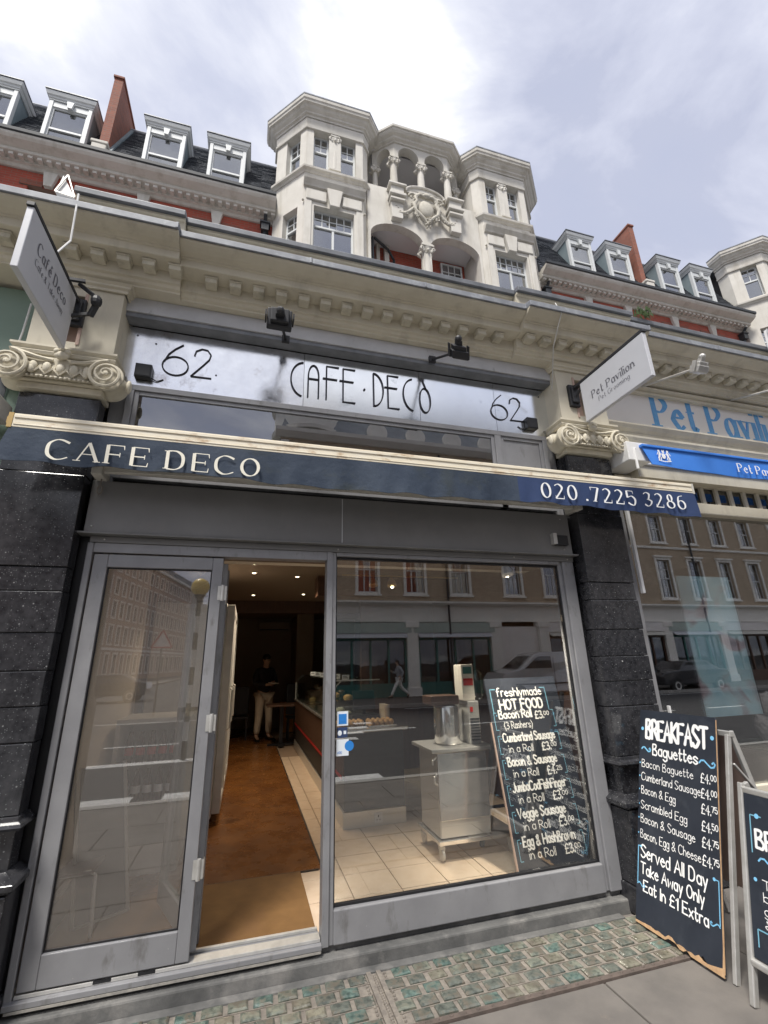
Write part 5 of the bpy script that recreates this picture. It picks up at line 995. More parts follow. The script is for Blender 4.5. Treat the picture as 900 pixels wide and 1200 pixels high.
def person(lab, loc, rot, K, cloth, sub=2):
    """K: joints dict in local metres, facing -Y"""
    t = Thing('person', lab, 'person', loc, rot=rot); V = Vector; k = {a: V(b) for a, b in K.items()}
    J = [(k['pelvis'], .135, .10), (k['belly'], .125, .10), (k['chest'], .15, .11), (k['neck'], .055, .055), (k['neck']+(k['head']-k['neck'])*.5, .055, .06), (k['head'], .078, .092), (k['crown'], .062, .075)]; E_ = [(0, 1), (1, 2), (2, 3), (3, 4), (4, 5), (5, 6)]
    for s in 'lr':
        i = len(J); J += [(k['hip'+s], .095, .095), (k['knee'+s], .058, .06), (k['ankle'+s], .038, .042), (k['toe'+s], .035, .028)]; E_ += [(0, i), (i, i+1), (i+1, i+2), (i+2, i+3)]
        i = len(J); J += [(k['sho'+s], .062, .062), (k['elb'+s], .042, .042), (k['wri'+s], .027, .024), (k['palm'+s], .034, .018)]; E_ += [(2, i), (i, i+1), (i+1, i+2), (i+2, i+3)]
        pd = (k['palm'+s]-k['wri'+s]).normalized(); sd_ = pd.cross(k.get('palmn'+s, V((1, 0, 0)))).normalized(); cu = k.get('palmn'+s, V((1, 0, 0))).normalized(); pi__ = i+3
        for q, (of, ln) in enumerate(((-.028, .06), (-.010, .07), (.009, .066), (.027, .052))):
            j = len(J); a = k['palm'+s]+pd*.03+sd_*of; J += [(a, .0095, .009), (a+pd*ln*.5+cu*.006, .0085, .0085), (a+pd*ln*.85+cu*ln*.4, .007, .007)]; E_ += [(pi__, j), (j, j+1), (j+1, j+2)]
        j = len(J); a = k['palm'+s]-pd*.01-sd_*.03; J += [(a, .011, .011), (a+pd*.035-sd_*.018+cu*.01, .009, .009)]; E_ += [(pi__, j), (j, j+1)]
    link('body', skinmesh('body', J, E_, X['skin']), None, t.o)
    # face
    h = k['head']; f = (k['look']).normalized(); r = f.cross(V((0, 0, 1))).normalized()
    nz = MB(); nz.ball(h+f*.098-V((0, 0, .005)), .012, .02, .02); nz.ball(h+r*.082, .012, .02, .03); nz.ball(h-r*.082, .012, .02, .03); nz.ball(h+f*.088-V((0, 0, .05)), .024, .012, .008)
    t.part('nose_and_ears', nz, X['skin'], sm=60)
    ey = MB(); ey.ball(h+f*.088+r*.03+V((0, 0, .02)), .011, .008, .007); ey.ball(h+f*.088-r*.03+V((0, 0, .02)), .011, .008, .007); t.part('eyes', ey, X['black'], sm=60)
    hr = MB(); hr.ball(h-f*.018+V((0, 0, .045)), .088, .098, .085, n=16, m=10); hr.ball(h-f*.045-V((0, 0, .01)), .075, .07, .075, n=14, m=8); t.part('hair', hr, X['hairm'], sm=60)
    # clothes follow the body
    JT = [(k['pelvis'], .15, .118)]; ET = []
    for s in 'lr': i = len(JT); JT += [(k['hip'+s], .112, .112), (k['knee'+s], .078, .08), (k['ankle'+s]+V((0, 0, .03)), .066, .07)]; ET += [(0, i), (i, i+1), (i+1, i+2)]
    link('trousers', skinmesh('trousers', JT, ET, cloth[1]), None, t.o)
    JC = [(k['pelvis']-V((0, 0, .06)), .165, .135), (k['belly'], .158, .13), (k['chest'], .175, .135), (k['neck']-V((0, 0, .01)), .07, .07)]; EC = [(0, 1), (1, 2), (2, 3)]
    for s in 'lr': i = len(JC); JC += [(k['sho'+s], .082, .082), (k['elb'+s], .062, .062), (k['wri'+s], .045, .045)]; EC += [(2, i), (i, i+1), (i+1, i+2)]
    link('jacket', skinmesh('jacket', JC, EC, cloth[0]), None, t.o)
    sh = MB()
    for s in 'lr':
        a, c = k['ankle'+s], k['toe'+s]; m_ = (a+c)/2; sh.tube([a-(c-a)*.35+V((0, 0, -.045)), m_+V((0, 0, -.03)), c+(c-a).normalized()*.05+V((0, 0, -.015))], [.042, .045, .03], 10)
    t.part('shoes', sh, cloth[2], sm=60)
    return t
stand = dict(pelvis=(0, 0, .93), belly=(0, .01, 1.1), chest=(0, 0, 1.32), neck=(0, -.01, 1.47), head=(0, -.05, 1.60), crown=(0, -.045, 1.66), look=(0, -1, -.25), hipl=(-.095, 0, .86), hipr=(.095, 0, .86), kneel=(-.11, -.02, .49), kneer=(.12, -.03, .49), anklel=(-.12, .02, .09), ankler=(.14, -.02, .09), toel=(-.15, -.12, .035), toer=(.18, -.15, .035),
 shol=(-.19, .01, 1.39), shor=(.19, .01, 1.39), elbl=(-.25, -.02, 1.13), elbr=(.25, -.04, 1.12), wril=(-.10, -.25, 1.10), wrir=(.10, -.24, 1.12), palml=(-.04, -.30, 1.12), palmr=(.05, -.30, 1.13), palmnl=(1, 0, .2), palmnr=(-1, 0, .2))
pp = person('person in black jacket and beige trousers reading a paper at the back of the cafe', (.42, 7.65, .1), radians(28), stand, (X['jacket'], X['trous'], X['shoe']))
bk_ = MB().obox((.0, -.37, 1.135), (.075, 0, 0), (0, .1, .01), (0, 0, .004)); hb = single('leaflet', bk_, X['inwallw'], 'small paper held in the hands of the person at the back', 'paper'); hb.matrix_world = Matrix.Translation((.42, 7.65, .1)) @ Matrix.Rotation(radians(28), 4, 'Z')
walk = dict(pelvis=(0, 0, .90), belly=(0, -.01, 1.07), chest=(0, -.03, 1.29), neck=(0, -.05, 1.44), head=(0, -.09, 1.57), crown=(0, -.09, 1.63), look=(0, -1, -.1), hipl=(-.09, 0, .84), hipr=(.09, 0, .84), kneel=(-.09, -.24, .52), kneer=(.09, .12, .47), anklel=(-.09, -.42, .12), ankler=(.09, .45, .16), toel=(-.09, -.56, .09), toer=(.09, .40, .04),
 shol=(-.18, -.02, 1.36), shor=(.18, -.02, 1.36), elbl=(-.24, .12, 1.12), elbr=(.24, -.1, 1.11), wril=(-.2, .02, .92), wrir=(.12, -.3, 1.15), palml=(-.2, -.02, .86), palmr=(.08, -.36, 1.2), palmnl=(1, 0, 0), palmnr=(-1, 0, 0))
person('person in grey coat and white trousers striding along the far pavement', (6.9, -18.2, -.01), radians(-90), walk, (X['greycoat'], X['whitetr'], X['shoe']))
# ============================================================ MANSION BLOCK (upper storeys, set back)
mb_ = Thing('mansion_block', 'Edwardian red brick mansion block with cream bay towers, loggia and slate mansard of dormers', 'building', (4, 7, 4.6))
SU = X['stucco_up']
def inst_part(name, me, off, parent=None):
    o = bpy.data.objects.new(name, me); COL.objects.link(o); o.parent = parent or mb_.o; o.location = off; return o
# --- sash window: local frame u right, n outwards (-y)
_wc = {}
def win_mesh(w, h, top, ncol, nrow, low=1, ft=.05):
    key = (round(w, 3), round(h, 3), top, ncol, nrow, low)
    if key in _wc: return _wc[key]
    f = MB(); f.box(0, ft, -.0, .07, 0, h); f.box(w-ft, w, 0, .07, 0, h); f.box(ft, w-ft, 0, .07, 0, ft*1.2); f.box(ft, w-ft, 0, .07, h-ft, h); zt = h*(1-top)
    f.box(ft, w-ft, -.01, .06, zt-ft*.6, zt+ft*.6)
    for k in range(1, ncol): x = ft+(w-2*ft)*k/ncol; f.box(x-.013, x+.013, .01, .05, zt+ft*.6, h-ft)
    for k in range(1, nrow): z = zt+(h-zt)*k/nrow; f.box(ft, w-ft, .012, .048, z-.012, z+.012)
    for k in range(1, low): x = ft+(w-2*ft)*k/low; f.box(x-.03, x+.03, .0, .06, ft*1.2, zt-ft*.6)
    g_ = MB().box(ft*.8, w-ft*.8, .03, .036, ft, h-ft*.8)
    a = f.mesh('window'); a.materials.append(X['dormw']); c = g_.mesh('glass'); c.materials.append(X['gup'])
    cu = MB().box(ft, w-ft, .16, .17, ft, h-ft).mesh('blind'); cu.materials.append(X['curtain'])
    _wc[key] = (a, c, cu); return _wc[key]
def window(A, d, u, z, w, h, top=.45, ncol=2, nrow=2, low=1, rec=.12, blind=False, T=mb_):
    """window placed on wall starting at A (plan) along unit d; u offset"""
    A = Vector((*A, 0)); d = Vector((*d, 0)).normalized(); nin = Vector((-d.y, d.x, 0)); a, g_, cu = win_mesh(w, h, top, ncol, nrow, low)
    P = A+d*u+nin*rec; rot = atan2(d.y, d.x)
    o = bpy.data.objects.new('window', a); COL.objects.link(o); o.parent = T.o; o.location = Vector((P.x, P.y, z))-Vector(T.b); o.rotation_euler = (0, 0, rot)
    q = bpy.data.objects.new('glass', g_); COL.objects.link(q); q.parent = o
    if blind: q = bpy.data.objects.new('blind', cu); COL.objects.link(q); q.parent = o
    return o
def brick_section(x0, x1):
    c = (x0+x1)/2
    kx = [c-2.66, c-.98+.0, c+1.13, c+2.95]
    mb_.part('brick_wall', MB().wall((x0, 7.0), (x1, 7.0), 4.6, 13.46, .3, [(k-.45-x0, k+.45-x0, 11.4, 12.98, 0) for k in kx]), X['brick'])
    for k in kx:
        window((k-.45, 7), (1, 0), 0, 11.4, .9, 1.58, .4, 2, 2)
        mb_.part('keystone', MB().plate([(-.09, 0), (.09, 0), (.16, .46), (-.16, .46)], (k, 6.9, 12.99), (1, 0, 0), (0, 0, 1), (0, .099, 0)), SU, bevel=.01)
        mb_.part('brick_arch', MB().box(k-.62, k-.13, 6.97, 6.999, 12.98, 13.14).box(k+.13, k+.62, 6.97, 6.999, 12.98, 13.14), X['brickdk'])
    mb_.part('cornice', MB().sweep([(7.3, 13.44), (6.95, 13.44), (6.92, 13.47), (6.90, 13.50), (6.84, 13.51), (6.84, 13.60), (6.68, 13.61), (6.66, 13.62), (6.66, 13.70), (6.62, 13.71), (6.56, 13.735), (6.47, 13.78), (6.42, 13.84), (6.41, 13.90), (7.3, 13.92)], x0, x1), SU)
    de = MB(); x = x0+.06
    while x < x1-.1: de.box(x, x+.10, 6.70, 6.839, 13.53, 13.605); x += .20
    mb_.part('dentils', de, SU, kind='stuff')
    mb_.part('gutter', MB().sweep([(6.40, 13.905), (6.37, 13.92), (6.36, 14.0), (6.38, 14.0), (6.5, 13.94), (6.5, 13.905)], x0, x1), X['pipe'])
    # slates: real courses
    sl_ = MB(); n = 30; p0 = Vector((0, 6.62, 13.93)); p1 = Vector((0, 8.0, 17.1)); up = (p1-p0).normalized(); nr = Vector((0, -up.z, up.y)); H = (p1-p0).length/n; rr = random.Random(2)
    for r in range(n):
        m = int((x1-x0)/.3)
        for k in range(m):
            xa = x0+(x1-x0)*(k+(.5 if r % 2 else 0))/m; xb = min(xa+(x1-x0)/m-.01, x1); q = rr.uniform(0, .008)
            a = p0+up*H*r; c_ = a+up*H*1.1
            sl_.add([(xa, (a+nr*(.022+q)).y, (a+nr*(.022+q)).z), (xb, (a+nr*(.022+q)).y, (a+nr*(.022+q)).z), (xb, c_.y, c_.z), (xa, c_.y, c_.z), (xa, a.y, a.z), (xb, a.y, a.z)], [(0, 1, 2, 3), (4, 5, 1, 0)])
    mb_.part('slates', sl_, X['slate'], kind='stuff')
    mb_.part('roof_deck', MB().plate([(x0, 0), (x1, 0), (x1, 3.44), (x0, 3.44)], p0+nr*-.01, (1, 0, 0), up, nr*-.15).box(x0, x1, 8.0, 14, 16.9, 17.08), X['slate'])
    mb_.part('ridge_roll', MB().tube([(x0, 7.98, 17.12), (x1, 7.98, 17.12)], .06, 8), X['lead'])
    for k in (c-2.63, c-.93, c+1.42, c+3.06):
        w = 1.0; D = mb_.part('dormer', MB().box(k-.50, k-.405, 6.86, 6.98, 14.25, 15.93).box(k+.405, k+.50, 6.86, 6.98, 14.25, 15.93).box(k-.405, k+.405, 6.88, 6.98, 15.74, 15.93), X['dormw'], bevel=.01)
        mb_.part('side_cheek', MB().add([(k+s*.58, 6.98, 14.3) for s in (-1, 1)], []) if 0 else MB().box(k-.49, k-.43, 6.981, 8.0, 14.25, 15.94).box(k+.43, k+.49, 6.981, 8.0, 14.25, 15.94), X['cheek'], parent=D)
        mb_.part('dormer_roof', MB().sweep_path([(0, 15.98), (.03, 15.99), (.04, 16.04), (.07, 16.06), (.09, 16.12), (.10, 16.16), (0, 16.17)], [(k-.5, 8.0), (k-.5, 6.86), (k+.5, 6.86), (k+.5, 8.0)]).box(k-.52, k+.52, 6.85, 7.9, 15.941, 16.18), X['dormw'], parent=D)
        mb_.part('lead_top', MB().box(k-.61, k+.61, 6.74, 7.9, 16.181, 16.21), X['slate_lead'], parent=D)
        mb_.part('keystone', MB().plate([(-.05, 0), (.05, 0), (.08, .22), (-.08, .22)], (k, 6.80, 15.72), (1, 0, 0), (0, 0, 1), (0, .06, 0)), X['dormw'], parent=D)
        a, g_, cu = win_mesh(.84, 1.5, .52, 1, 1)
        for me_, nm in ((a, 'sash_frame'), (g_, 'glass'), (cu, 'blind')):
            o = bpy.data.objects.new(nm, me_); COL.objects.link(o); o.parent = D; o.location = Vector((k-.42, 6.91, 14.25))-Vector(mb_.b)
    mb_.part('party_wall', MB().box(c-.11, c+.11, 6.85, 8.5, 13.92, 17.45), X['brickdk']); mb_.part('coping', MB().box(c-.14, c+.14, 6.81, 8.54, 17.451, 17.53), X['brickdk'], bevel=.01)
    mb_.part('corbel', MB().box(c-.2, c+.2, 6.55, 6.849, 13.95, 14.15).box(c-.17, c+.17, 6.62, 6.849, 14.151, 14.5).box(c-.2, c+.2, 6.6, 6.849, 14.501, 14.6), SU, bevel=.02)
    mb_.part('flashing', MB().plate([(0, 0), (.08, 0), (.08, 3.3), (0, 3.3)], (c+.112, 6.72, 14.15), (1, 0, 0), up, nr*.06), X['cheek'])
    for px_ in (x0+.25, x1-.25):
        mb_.part('rain_hopper', MB().box(px_-.10, px_+.10, 6.78, 6.98, 13.05, 13.28).box(px_-.14, px_+.14, 6.75, 6.98, 13.281, 13.33).tube([(px_, 6.9, 13.05), (px_, 6.9, 4.7)], .055, 10).tube([(px_, 6.88, 13.33), (px_, 6.7, 13.5)], .05, 8), X['pipe'])
def inset(pts, d):
    P = [Vector(p) for p in pts]; out_ = []
    for i in range(len(P)):
        d1 = (P[i]-P[i-1]).normalized() if i else None; d2 = (P[i+1]-P[i]).normalized() if i < len(P)-1 else None
        d1 = d1 or d2; d2 = d2 or d1; n1 = Vector((-d1.y, d1.x)); n2 = Vector((-d2.y, d2.x)); b = (n1+n2).normalized(); out_.append(tuple(P[i]+b*d/max(.3, b.dot(n1))))
    return out_
def column(x, y, z0, z1, r=.13, T=mb_, m=None):
    m = m or SU; H = z1-z0
    C = T.part('column', MB().lathe((x, y, z0), [(r*1.0, .12), (r*1.0, .14), (r*1.03, H*.35), (r*.86, H-.28)], 18), m, sm=30)
    T.part('base', MB().box(x-r*1.5, x+r*1.5, y-r*1.5, y+r*1.5, z0, z0+.05).lathe((x, y, z0+.051), [(r*1.4, 0), (r*1.45, .02), (r*1.3, .04), (r*1.1, .05), (r*1.15, .07)], 16), m, parent=C)
    c = MB(); c.lathe((x, y, z1-.28), [(r*.9, 0), (r*1.0, .02), (r*.9, .04), (r*1.05, .1), (r*1.25, .2), (r*1.3, .22)], 16); c.box(x-r*1.25, x+r*1.25, y-r*1.25, y+r*1.25, z1-.05, z1)
    for sx in (-1, 1):
        for sy in (-1, 1): c.lathe((x+sx*r*1.15, y+sy*r*.85, z1-.13), [(.02, -.04), (.062, -.03), (.062, .03), (.02, .04)], 10, ax=(0, 1, 0)); c.ball((x+sx*r*1.15, y+sy*r*1.2, z1-.13), .026)
    for k in range(8): c.ball((x+r*1.15*cos(k*pi/4), y+r*1.15*sin(k*pi/4), z1-.2), .045, .045, .06, n=6, m=4)
    T.part('capital', c, m, parent=C, sm=50)
def bay_unit(ox, full=True):
    O = lambda p: (p[0]+ox, p[1])
    cor = [O(p) for p in [(-.42, 7.3), (-.42, 6.73), (.55, 5.7), (2.5, 5.7), (2.87, 6.10), (3.0, 7.7)]]
    cor2 = [O((8.55-p[0], p[1])) for p in [(-.42, 7.3), (-.42, 6.73), (.55, 5.7), (2.5, 5.7), (2.87, 6.10), (3.0, 7.7)]][::-1]
    for ci, cr_ in enumerate((cor, cor2)):
        W_ = inset(cr_, .34)
        # four faces: return, cant, front, inner cant
        segs = list(zip(W_, W_[1:]))
        L_ = [sqrt((b[0]-a[0])**2+(b[1]-a[1])**2) for a, b in segs]
        front = 2; cant = 1 if ci == 0 else 3
        for i, ((a, b_), ln) in enumerate(zip(segs, L_)):
            hu = []; hl = []
            if i == front:
                m = ln/2; hu = [(m-.62, m-.17, 14.88, 16.36, 0), (m+.17, m+.62, 14.88, 16.36, 0)]; hl = [(m-.56, m+.56, 11.7, 13.44, 0)]
            if i == cant: m = ln/2+(.08 if ci == 0 else -.08); hu = [(m-.26, m+.26, 14.88, 16.36, 0)]; hl = [(m-.26, m+.26, 11.7, 13.44, 0)]
            mb_.part('bay_wall', MB().wall(a, b_, 14.70, 16.37, .28, hu), SU); mb_.part('bay_wall', MB().wall(a, b_, 4.6, 14.698, .28, hl), SU)
            d = ((b_[0]-a[0])/ln, (b_[1]-a[1])/ln)
            for h in hu: window(a, d, h[0], h[2], h[1]-h[0], h[3]-h[2], .42, 2, 2, rec=.16)
            for h in hl: window(a, d, h[0], h[2], h[1]-h[0], h[3]-h[2], .32, 5 if i == front else 2, 2, low=2 if i == front else 1, rec=.16, blind=False)
            if i == front:
                mid = Vector(a)+Vector(d)*ln/2; n_ = Vector((d[1], -d[0]))
                column(mid.x, mid.y+.10, 14.90, 16.36, .11)
                mb_.part('keystone', MB().plate([(-.13, 0), (.13, 0), (.22, .62), (-.22, .62)], (mid.x, mid.y-.13, 13.42), (1, 0, 0), (0, 0, 1), (0, .128, 0)), SU, bevel=.015)
                for s in (-1, 1):
                    mb_.part('lintel_panel', MB().box(mid.x+min(s*.22, s*.78), mid.x+max(s*.22, s*.78), mid.y-.06, mid.y-.001, 13.58, 13.95), SU, bevel=.02)
                    mb_.part('pilaster_strip', MB().box(mid.x+s*.72-.10, mid.x+s*.72+.10, mid.y-.03, mid.y-.001, 4.6, 13.575), SU, bevel=.01)
                    mb_.part('boss', MB().ball((mid.x+s*.86, mid.y-.03, 13.50), .035), X['crestd'])
                mb_.part('hood', MB().sweep([(mid.y, 14.05), (mid.y-.06, 14.06), (mid.y-.08, 14.1), (mid.y-.17, 14.2), (mid.y-.19, 14.26), (mid.y, 14.30)], mid.x-.86, mid.x+.86), SU)
        Wp = W_
        mb_.part('string_course', MB().sweep_path([(-.1, 14.60), (.02, 14.61), (.05, 14.66), (.11, 14.69), (.12, 14.75), (.02, 14.80), (-.1, 14.81)], Wp), SU)
        mb_.part('frieze', MB().sweep_path([(-.25, 16.371), (.05, 16.371), (.06, 16.42), (.02, 16.44), (.03, 16.56), (.05, 16.66), (.045, 16.76), (.0, 16.80), (-.25, 16.81)], Wp), SU)
        mb_.part('bay_cornice', MB().sweep_path([(-.25, 16.80), (.06, 16.80), (.07, 16.86), (.12, 16.88), (.13, 16.93), (.20, 16.98), (.24, 17.04), (.30, 17.06), (.31, 17.13), (.335, 17.15), (.345, 17.24), (.30, 17.26), (-.25, 17.26)], Wp), SU)
        mb_.part('lead_capping', MB().sweep_path([(.0, 17.262), (.35, 17.262), (.355, 17.30), (.0, 17.33)], Wp), X['lead'])
        mb_.part('flat_roof', MB().prism([(p[0], p[1]) for p in inset(Wp, .05)]+[(Wp[-1][0], 8), (Wp[0][0], 8)], 17.1, 17.2), X['slate_lead'])
        mb_.part('room_core', MB().prism([(p[0], p[1]) for p in inset(Wp, .6)]+[(Wp[-1][0]-.0, 9), (Wp[0][0], 9)], 4.6, 17.0), X['dark'])
    # central loggia
    lp = [O(p) for p in [(2.80, 6.62), (3.38, 6.13), (5.17, 6.13), (5.75, 6.62)]]
    La = sqrt(.58**2+.49**2)
    for i, (a, b_) in enumerate(zip(lp, lp[1:])):
        if i == 1: hs = [(.13, .80, 14.9, 16.93, .40), (1.0, 1.66, 14.9, 16.93, .40)]
        else: hs = [(.14, .62, 14.9, 16.93, .36)]
        mb_.part('arcade_wall', MB().wall(a, b_, 16.40, 17.10, .26, [(h[0], h[1], 16.3, h[3], h[4]) for h in hs]), SU)
    mb_.part('loggia_cornice', MB().sweep_path([(-.25, 17.0), (.04, 17.0), (.05, 17.04), (.12, 17.07), (.14, 17.12), (.22, 17.15), (.27, 17.2), (.28, 17.25), (.32, 17.26), (.33, 17.33), (-.25, 17.34)], lp), SU)
    mb_.part('parapet', MB().sweep_path([(-.25, 17.34), (.12, 17.34), (.12, 17.50), (.16, 17.52), (.16, 17.56), (-.25, 17.56)], lp[:3]), SU)
    mb_.part('loggia_roof', MB().prism(lp+[(lp[3][0], 8.5), (lp[0][0], 8.5)], 17.11, 17.3), X['slate_lead'])
    for p in (lp[1], (ox+4.275, 6.13), lp[2]): column(p[0], p[1]+.13, 15.06, 16.42, .115)
    for p in ((ox+2.90, 6.66), (ox+5.65, 6.66)): column(p[0], p[1], 15.0, 16.42, .09)
    mb_.part('loggia_back_wall', MB().box(ox+2.6, ox+5.95, 7.55, 7.7, 14.7, 17.1), X['terr']); mb_.part('loggia_ceiling', MB().box(ox+2.6, ox+5.95, 6.5, 7.7, 17.02, 17.09), X['terr']) 
    mb_.part('glazed_door', MB().box(ox+3.0, ox+3.9, 7.5, 7.549, 14.9, 16.7).box(ox+4.7, ox+5.5, 7.5, 7.549, 14.9, 16.7), X['gdark'])
    # balcony wall, string and pedestals
    mb_.part('balcony_wall', MB().wall(lp[0], lp[1], 13.72, 14.95, .22).wall(lp[2], lp[3], 13.72, 14.95, .22), SU)
    mb_.part('balcony_rail', MB().sweep_path([(-.22, 14.951), (.03, 14.952), (.07, 14.98), (.09, 15.03), (.02, 15.06), (-.22, 15.065)], lp), SU)
    F = MB().wall((ox+2.50, 6.131), (ox+6.05, 6.131), 4.6, 14.95, .24, [(.08, 1.66, 11.2, 13.58, .50), (1.89, 3.47, 11.2, 13.58, .50)]); mb_.part('arcade_wall', F, SU)
    arcp = [(ox+4.275+.62*cos(a), 14.92+.30*sin(a)) for a in [pi*k/16 for k in range(17)]]
    mb_.part('crest_gable', MB().plate([(x-ox, z) for x, z in arcp], (ox, 6.06, 0), (1, 0, 0), (0, 0, 1), (0, .2, 0)), SU)
    mb_.part('crest_moulding', MB().tube([(x, 6.05, z) for x, z in arcp], .045, 8), SU)
    for s in (-1, 1):
        x = ox+4.275+s*.92
        B_ = mb_.part('bracket', MB().plate([(-.16, 14.05), (.16, 14.05), (.2, 14.75), (-.2, 14.75)], (x, 5.98, -.36), (1, 0, 0), (0, 0, 1), (0, .15, 0)), SU, bevel=.01)
        mb_.part('pedestal', MB().box(x-.20, x+.20, 5.90, 6.13, 14.54, 14.82).box(x-.27, x+.27, 5.83, 6.13, 14.821, 14.89).box(x-.24, x+.24, 5.86, 6.42, 14.891, 14.94).box(x-.25, x+.25, 5.84, 6.13, 14.44, 14.539).box(x-.22, x+.22, 5.88, 6.13, 14.28, 14.36), SU, parent=B_, bevel=.012)
    # cartouche of scrolls and fruit
    cx, cz, cy = ox+4.275, 14.36, 6.03
    K = mb_.part('cartouche', MB().ball((cx, cy, cz-.02), .24, .10, .33, n=20, m=12), X['crestd'], sm=60)
    sc = MB(); rr = random.Random(int(ox)+50)
    for s in (-1, 1):
        sc.tube([(cx+s*a, cy-.04, cz+c) for a, c in ((.05, .42), (.2, .46), (.34, .34), (.30, .18), (.40, .02), (.36, -.2), (.22, -.34), (.10, -.46), (.02, -.58))], [.06, .07, .06, .05, .07, .06, .06, .05, .03], 8)
        sc.tube([(cx+s*a, cy-.02, cz+c) for a, c in ((.40, -.1), (.55, -.3), (.7, -.42), (.86, -.44), (.95, -.36))], [.05, .06, .05, .04, .02], 7)
        spiral(sc, (cx+s*.42, cy-.05, cz+.30), .12, 1.6, .035, sx=s); spiral(sc, (cx+s*.30, cy-.05, cz-.36), .10, 1.5, .03, sx=-s)
        for k in range(16): t = k/15; sc.ball((cx+s*(.26+.16*sin(t*3)+rr.uniform(-.03, .03)), cy-.04, cz+.42-t*.85), rr.uniform(.035, .06), .05, rr.uniform(.035, .06), n=7, m=5)
        for k in range(10): t = k/9; sc.ball((cx+s*(.45+t*.5), cy-.03, cz-.22-.2*sin(t*3)+rr.uniform(-.04, .04)), rr.uniform(.03, .05), .04, rr.uniform(.03, .05), n=7, m=5)
    for k in range(9): sc.ball((cx+rr.uniform(-.09, .09), cy-.05, cz-.42-k*.045), .05-.003*k, .05, .04, n=7, m=5)
    sc.ball((cx, cy-.07, cz+.42), .13, .08, .09, n=12, m=8)
    mb_.part('scrollwork', sc, X['crestd'], parent=K, sm=60)
    column(ox+4.275, 6.25, 11.6, 13.05, .15)
    mb_.part('impost', MB().box(ox+4.275-.17, ox+4.275+.17, 6.10, 6.38, 13.051, 13.12), SU)
    mb_.part('recess_wall', MB().box(ox+2.66, ox+5.89, 6.98, 7.08, 10, 13.57), X['brick']); mb_.part('recess_ceiling', MB().box(ox+2.6, ox+5.95, 6.38, 7.54, 13.58, 13.7), X['terr'])
    mb_.part('recess_door', MB().box(ox+2.95, ox+3.05, 6.85, 6.979, 11, 13.57).box(ox+3.2, ox+3.34, 6.85, 6.979, 11, 13.57), SU)
    mb_.part('recess_pipe', MB().tube([(ox+2.8, 6.55, 13.4), (ox+3.3, 6.8, 13.35), (ox+3.5, 6.9, 13.1), (ox+3.5, 6.9, 11)], .04, 8).tube([(ox+2.72, 6.48, 11), (ox+2.72, 6.48, 13.3)], .05, 8), X['pipe'])
    window((ox+5.05, 6.96), (1, 0), 0, 11.85, .72, 1.6, .4, 3, 2, rec=-.05)
bay_unit(0)
bay_unit(18.0)
brick_section(-9.0, -.03)
brick_section(8.6, 17.9)
ant = Thing('roof_aerial', 'thin pale lamp finial on the mansard edge', 'aerial', (0, 8, 17.1)) if 0 else None
wd = MB(); rr = random.Random(8)
for k in range(50):
    a = rr.uniform(0, 6.28); r = rr.uniform(0, .13); h = rr.uniform(.0, .07); x, y = 3.60+r*cos(a)*.9, -.36+r*.35*sin(a); q = rr.uniform(0, 3); l = .05
    wd.add([(x, y, 4.81+h), (x+l*cos(q), y+l*sin(q)*.4, 4.82+h), (x+l*.5*cos(q)-.01, y, 4.86+h)], [(0, 1, 2)]); wd.add([(x, y, 4.80), (x+.004, y, 4.80), (x, y, 4.81+h)], [(0, 1, 2)])
single('weeds', wd, X['foliage'], 'small green weeds growing on the cornice above the hanging pet sign', 'weeds')
single('chimney_pot', MB().box(3.10, 3.19, -.24, -.14, 4.83, 4.93).box(3.08, 3.21, -.26, -.12, 4.931, 4.95), X['brickdk'], 'small square terracotta flue standing on the cornice right of centre', 'flue', bevel=.004)
# ============================================================ OPPOSITE SIDE OF THE STREET (seen in the glass)
op = Thing('corner_terrace', 'stock brick corner terrace with white window surrounds across the street, mirrored in the windows', 'building', (20, -19, 0))
x0, x1, Y0 = 1.0, 60.0, -19.0
hol = []; wins = []
k = 0; x = 2.6
while x < 58:
    for z, h in ((4.95, 2.35), (8.5, 1.75), (11.0, 1.35)): hol.append((x, x+1.0, z, z+h, 0)); wins.append((x, z, 1.0, h))
    x += 2.55 if k % 4 != 3 else 3.2; k += 1
# front faces +Y, so travel from x1 to x0
Wl = lambda h: (x1-h[1], x1-h[0], h[2], h[3], 0)
op.part('brick_wall', MB().wall((x1, Y0), (x0, Y0), 4.4, 13.3, .35, [Wl(h) for h in hol]), X['stock'])
op.part('side_wall', MB().wall((x0, Y0-.01), (x0, Y0-14), 0, 13.3, .3, []), X['stucco_up'])
op.part('core', MB().box(x0+.31, x1, Y0-14, Y0-1.2, 0, 13.2), X['dark'])
for i, (x, z, w, h) in enumerate(wins):
    if x < 34:
        window((x+w, Y0), (-1, 0), 0, z, w, h, .5, 3, 2, 3, rec=.14, blind=(i % 3 == 0), T=op)
    op.part('window_surround', MB().wall((x+w+.14, Y0+.06), (x-.14, Y0+.06), z-.1, z+h+.16, .058, [(.14, .14+w, z, z+h, 0)]).box(x-.22, x+w+.22, Y0+.001, Y0+.16, z+h+.161, z+h+.25).box(x-.2, x+w+.2, Y0+.001, Y0+.12, z-.18, z-.101), X['oppwhite'])
op.part('ground_floor', MB().box(x0, x1, Y0-.3, Y0-.05, 3.5, 4.39).sweep([(Y0-.3, 4.3), (Y0+.12, 4.32), (Y0+.3, 4.42), (Y0+.3, 4.5), (Y0-.3, 4.55)], x0, x1), X['oppwhite'])
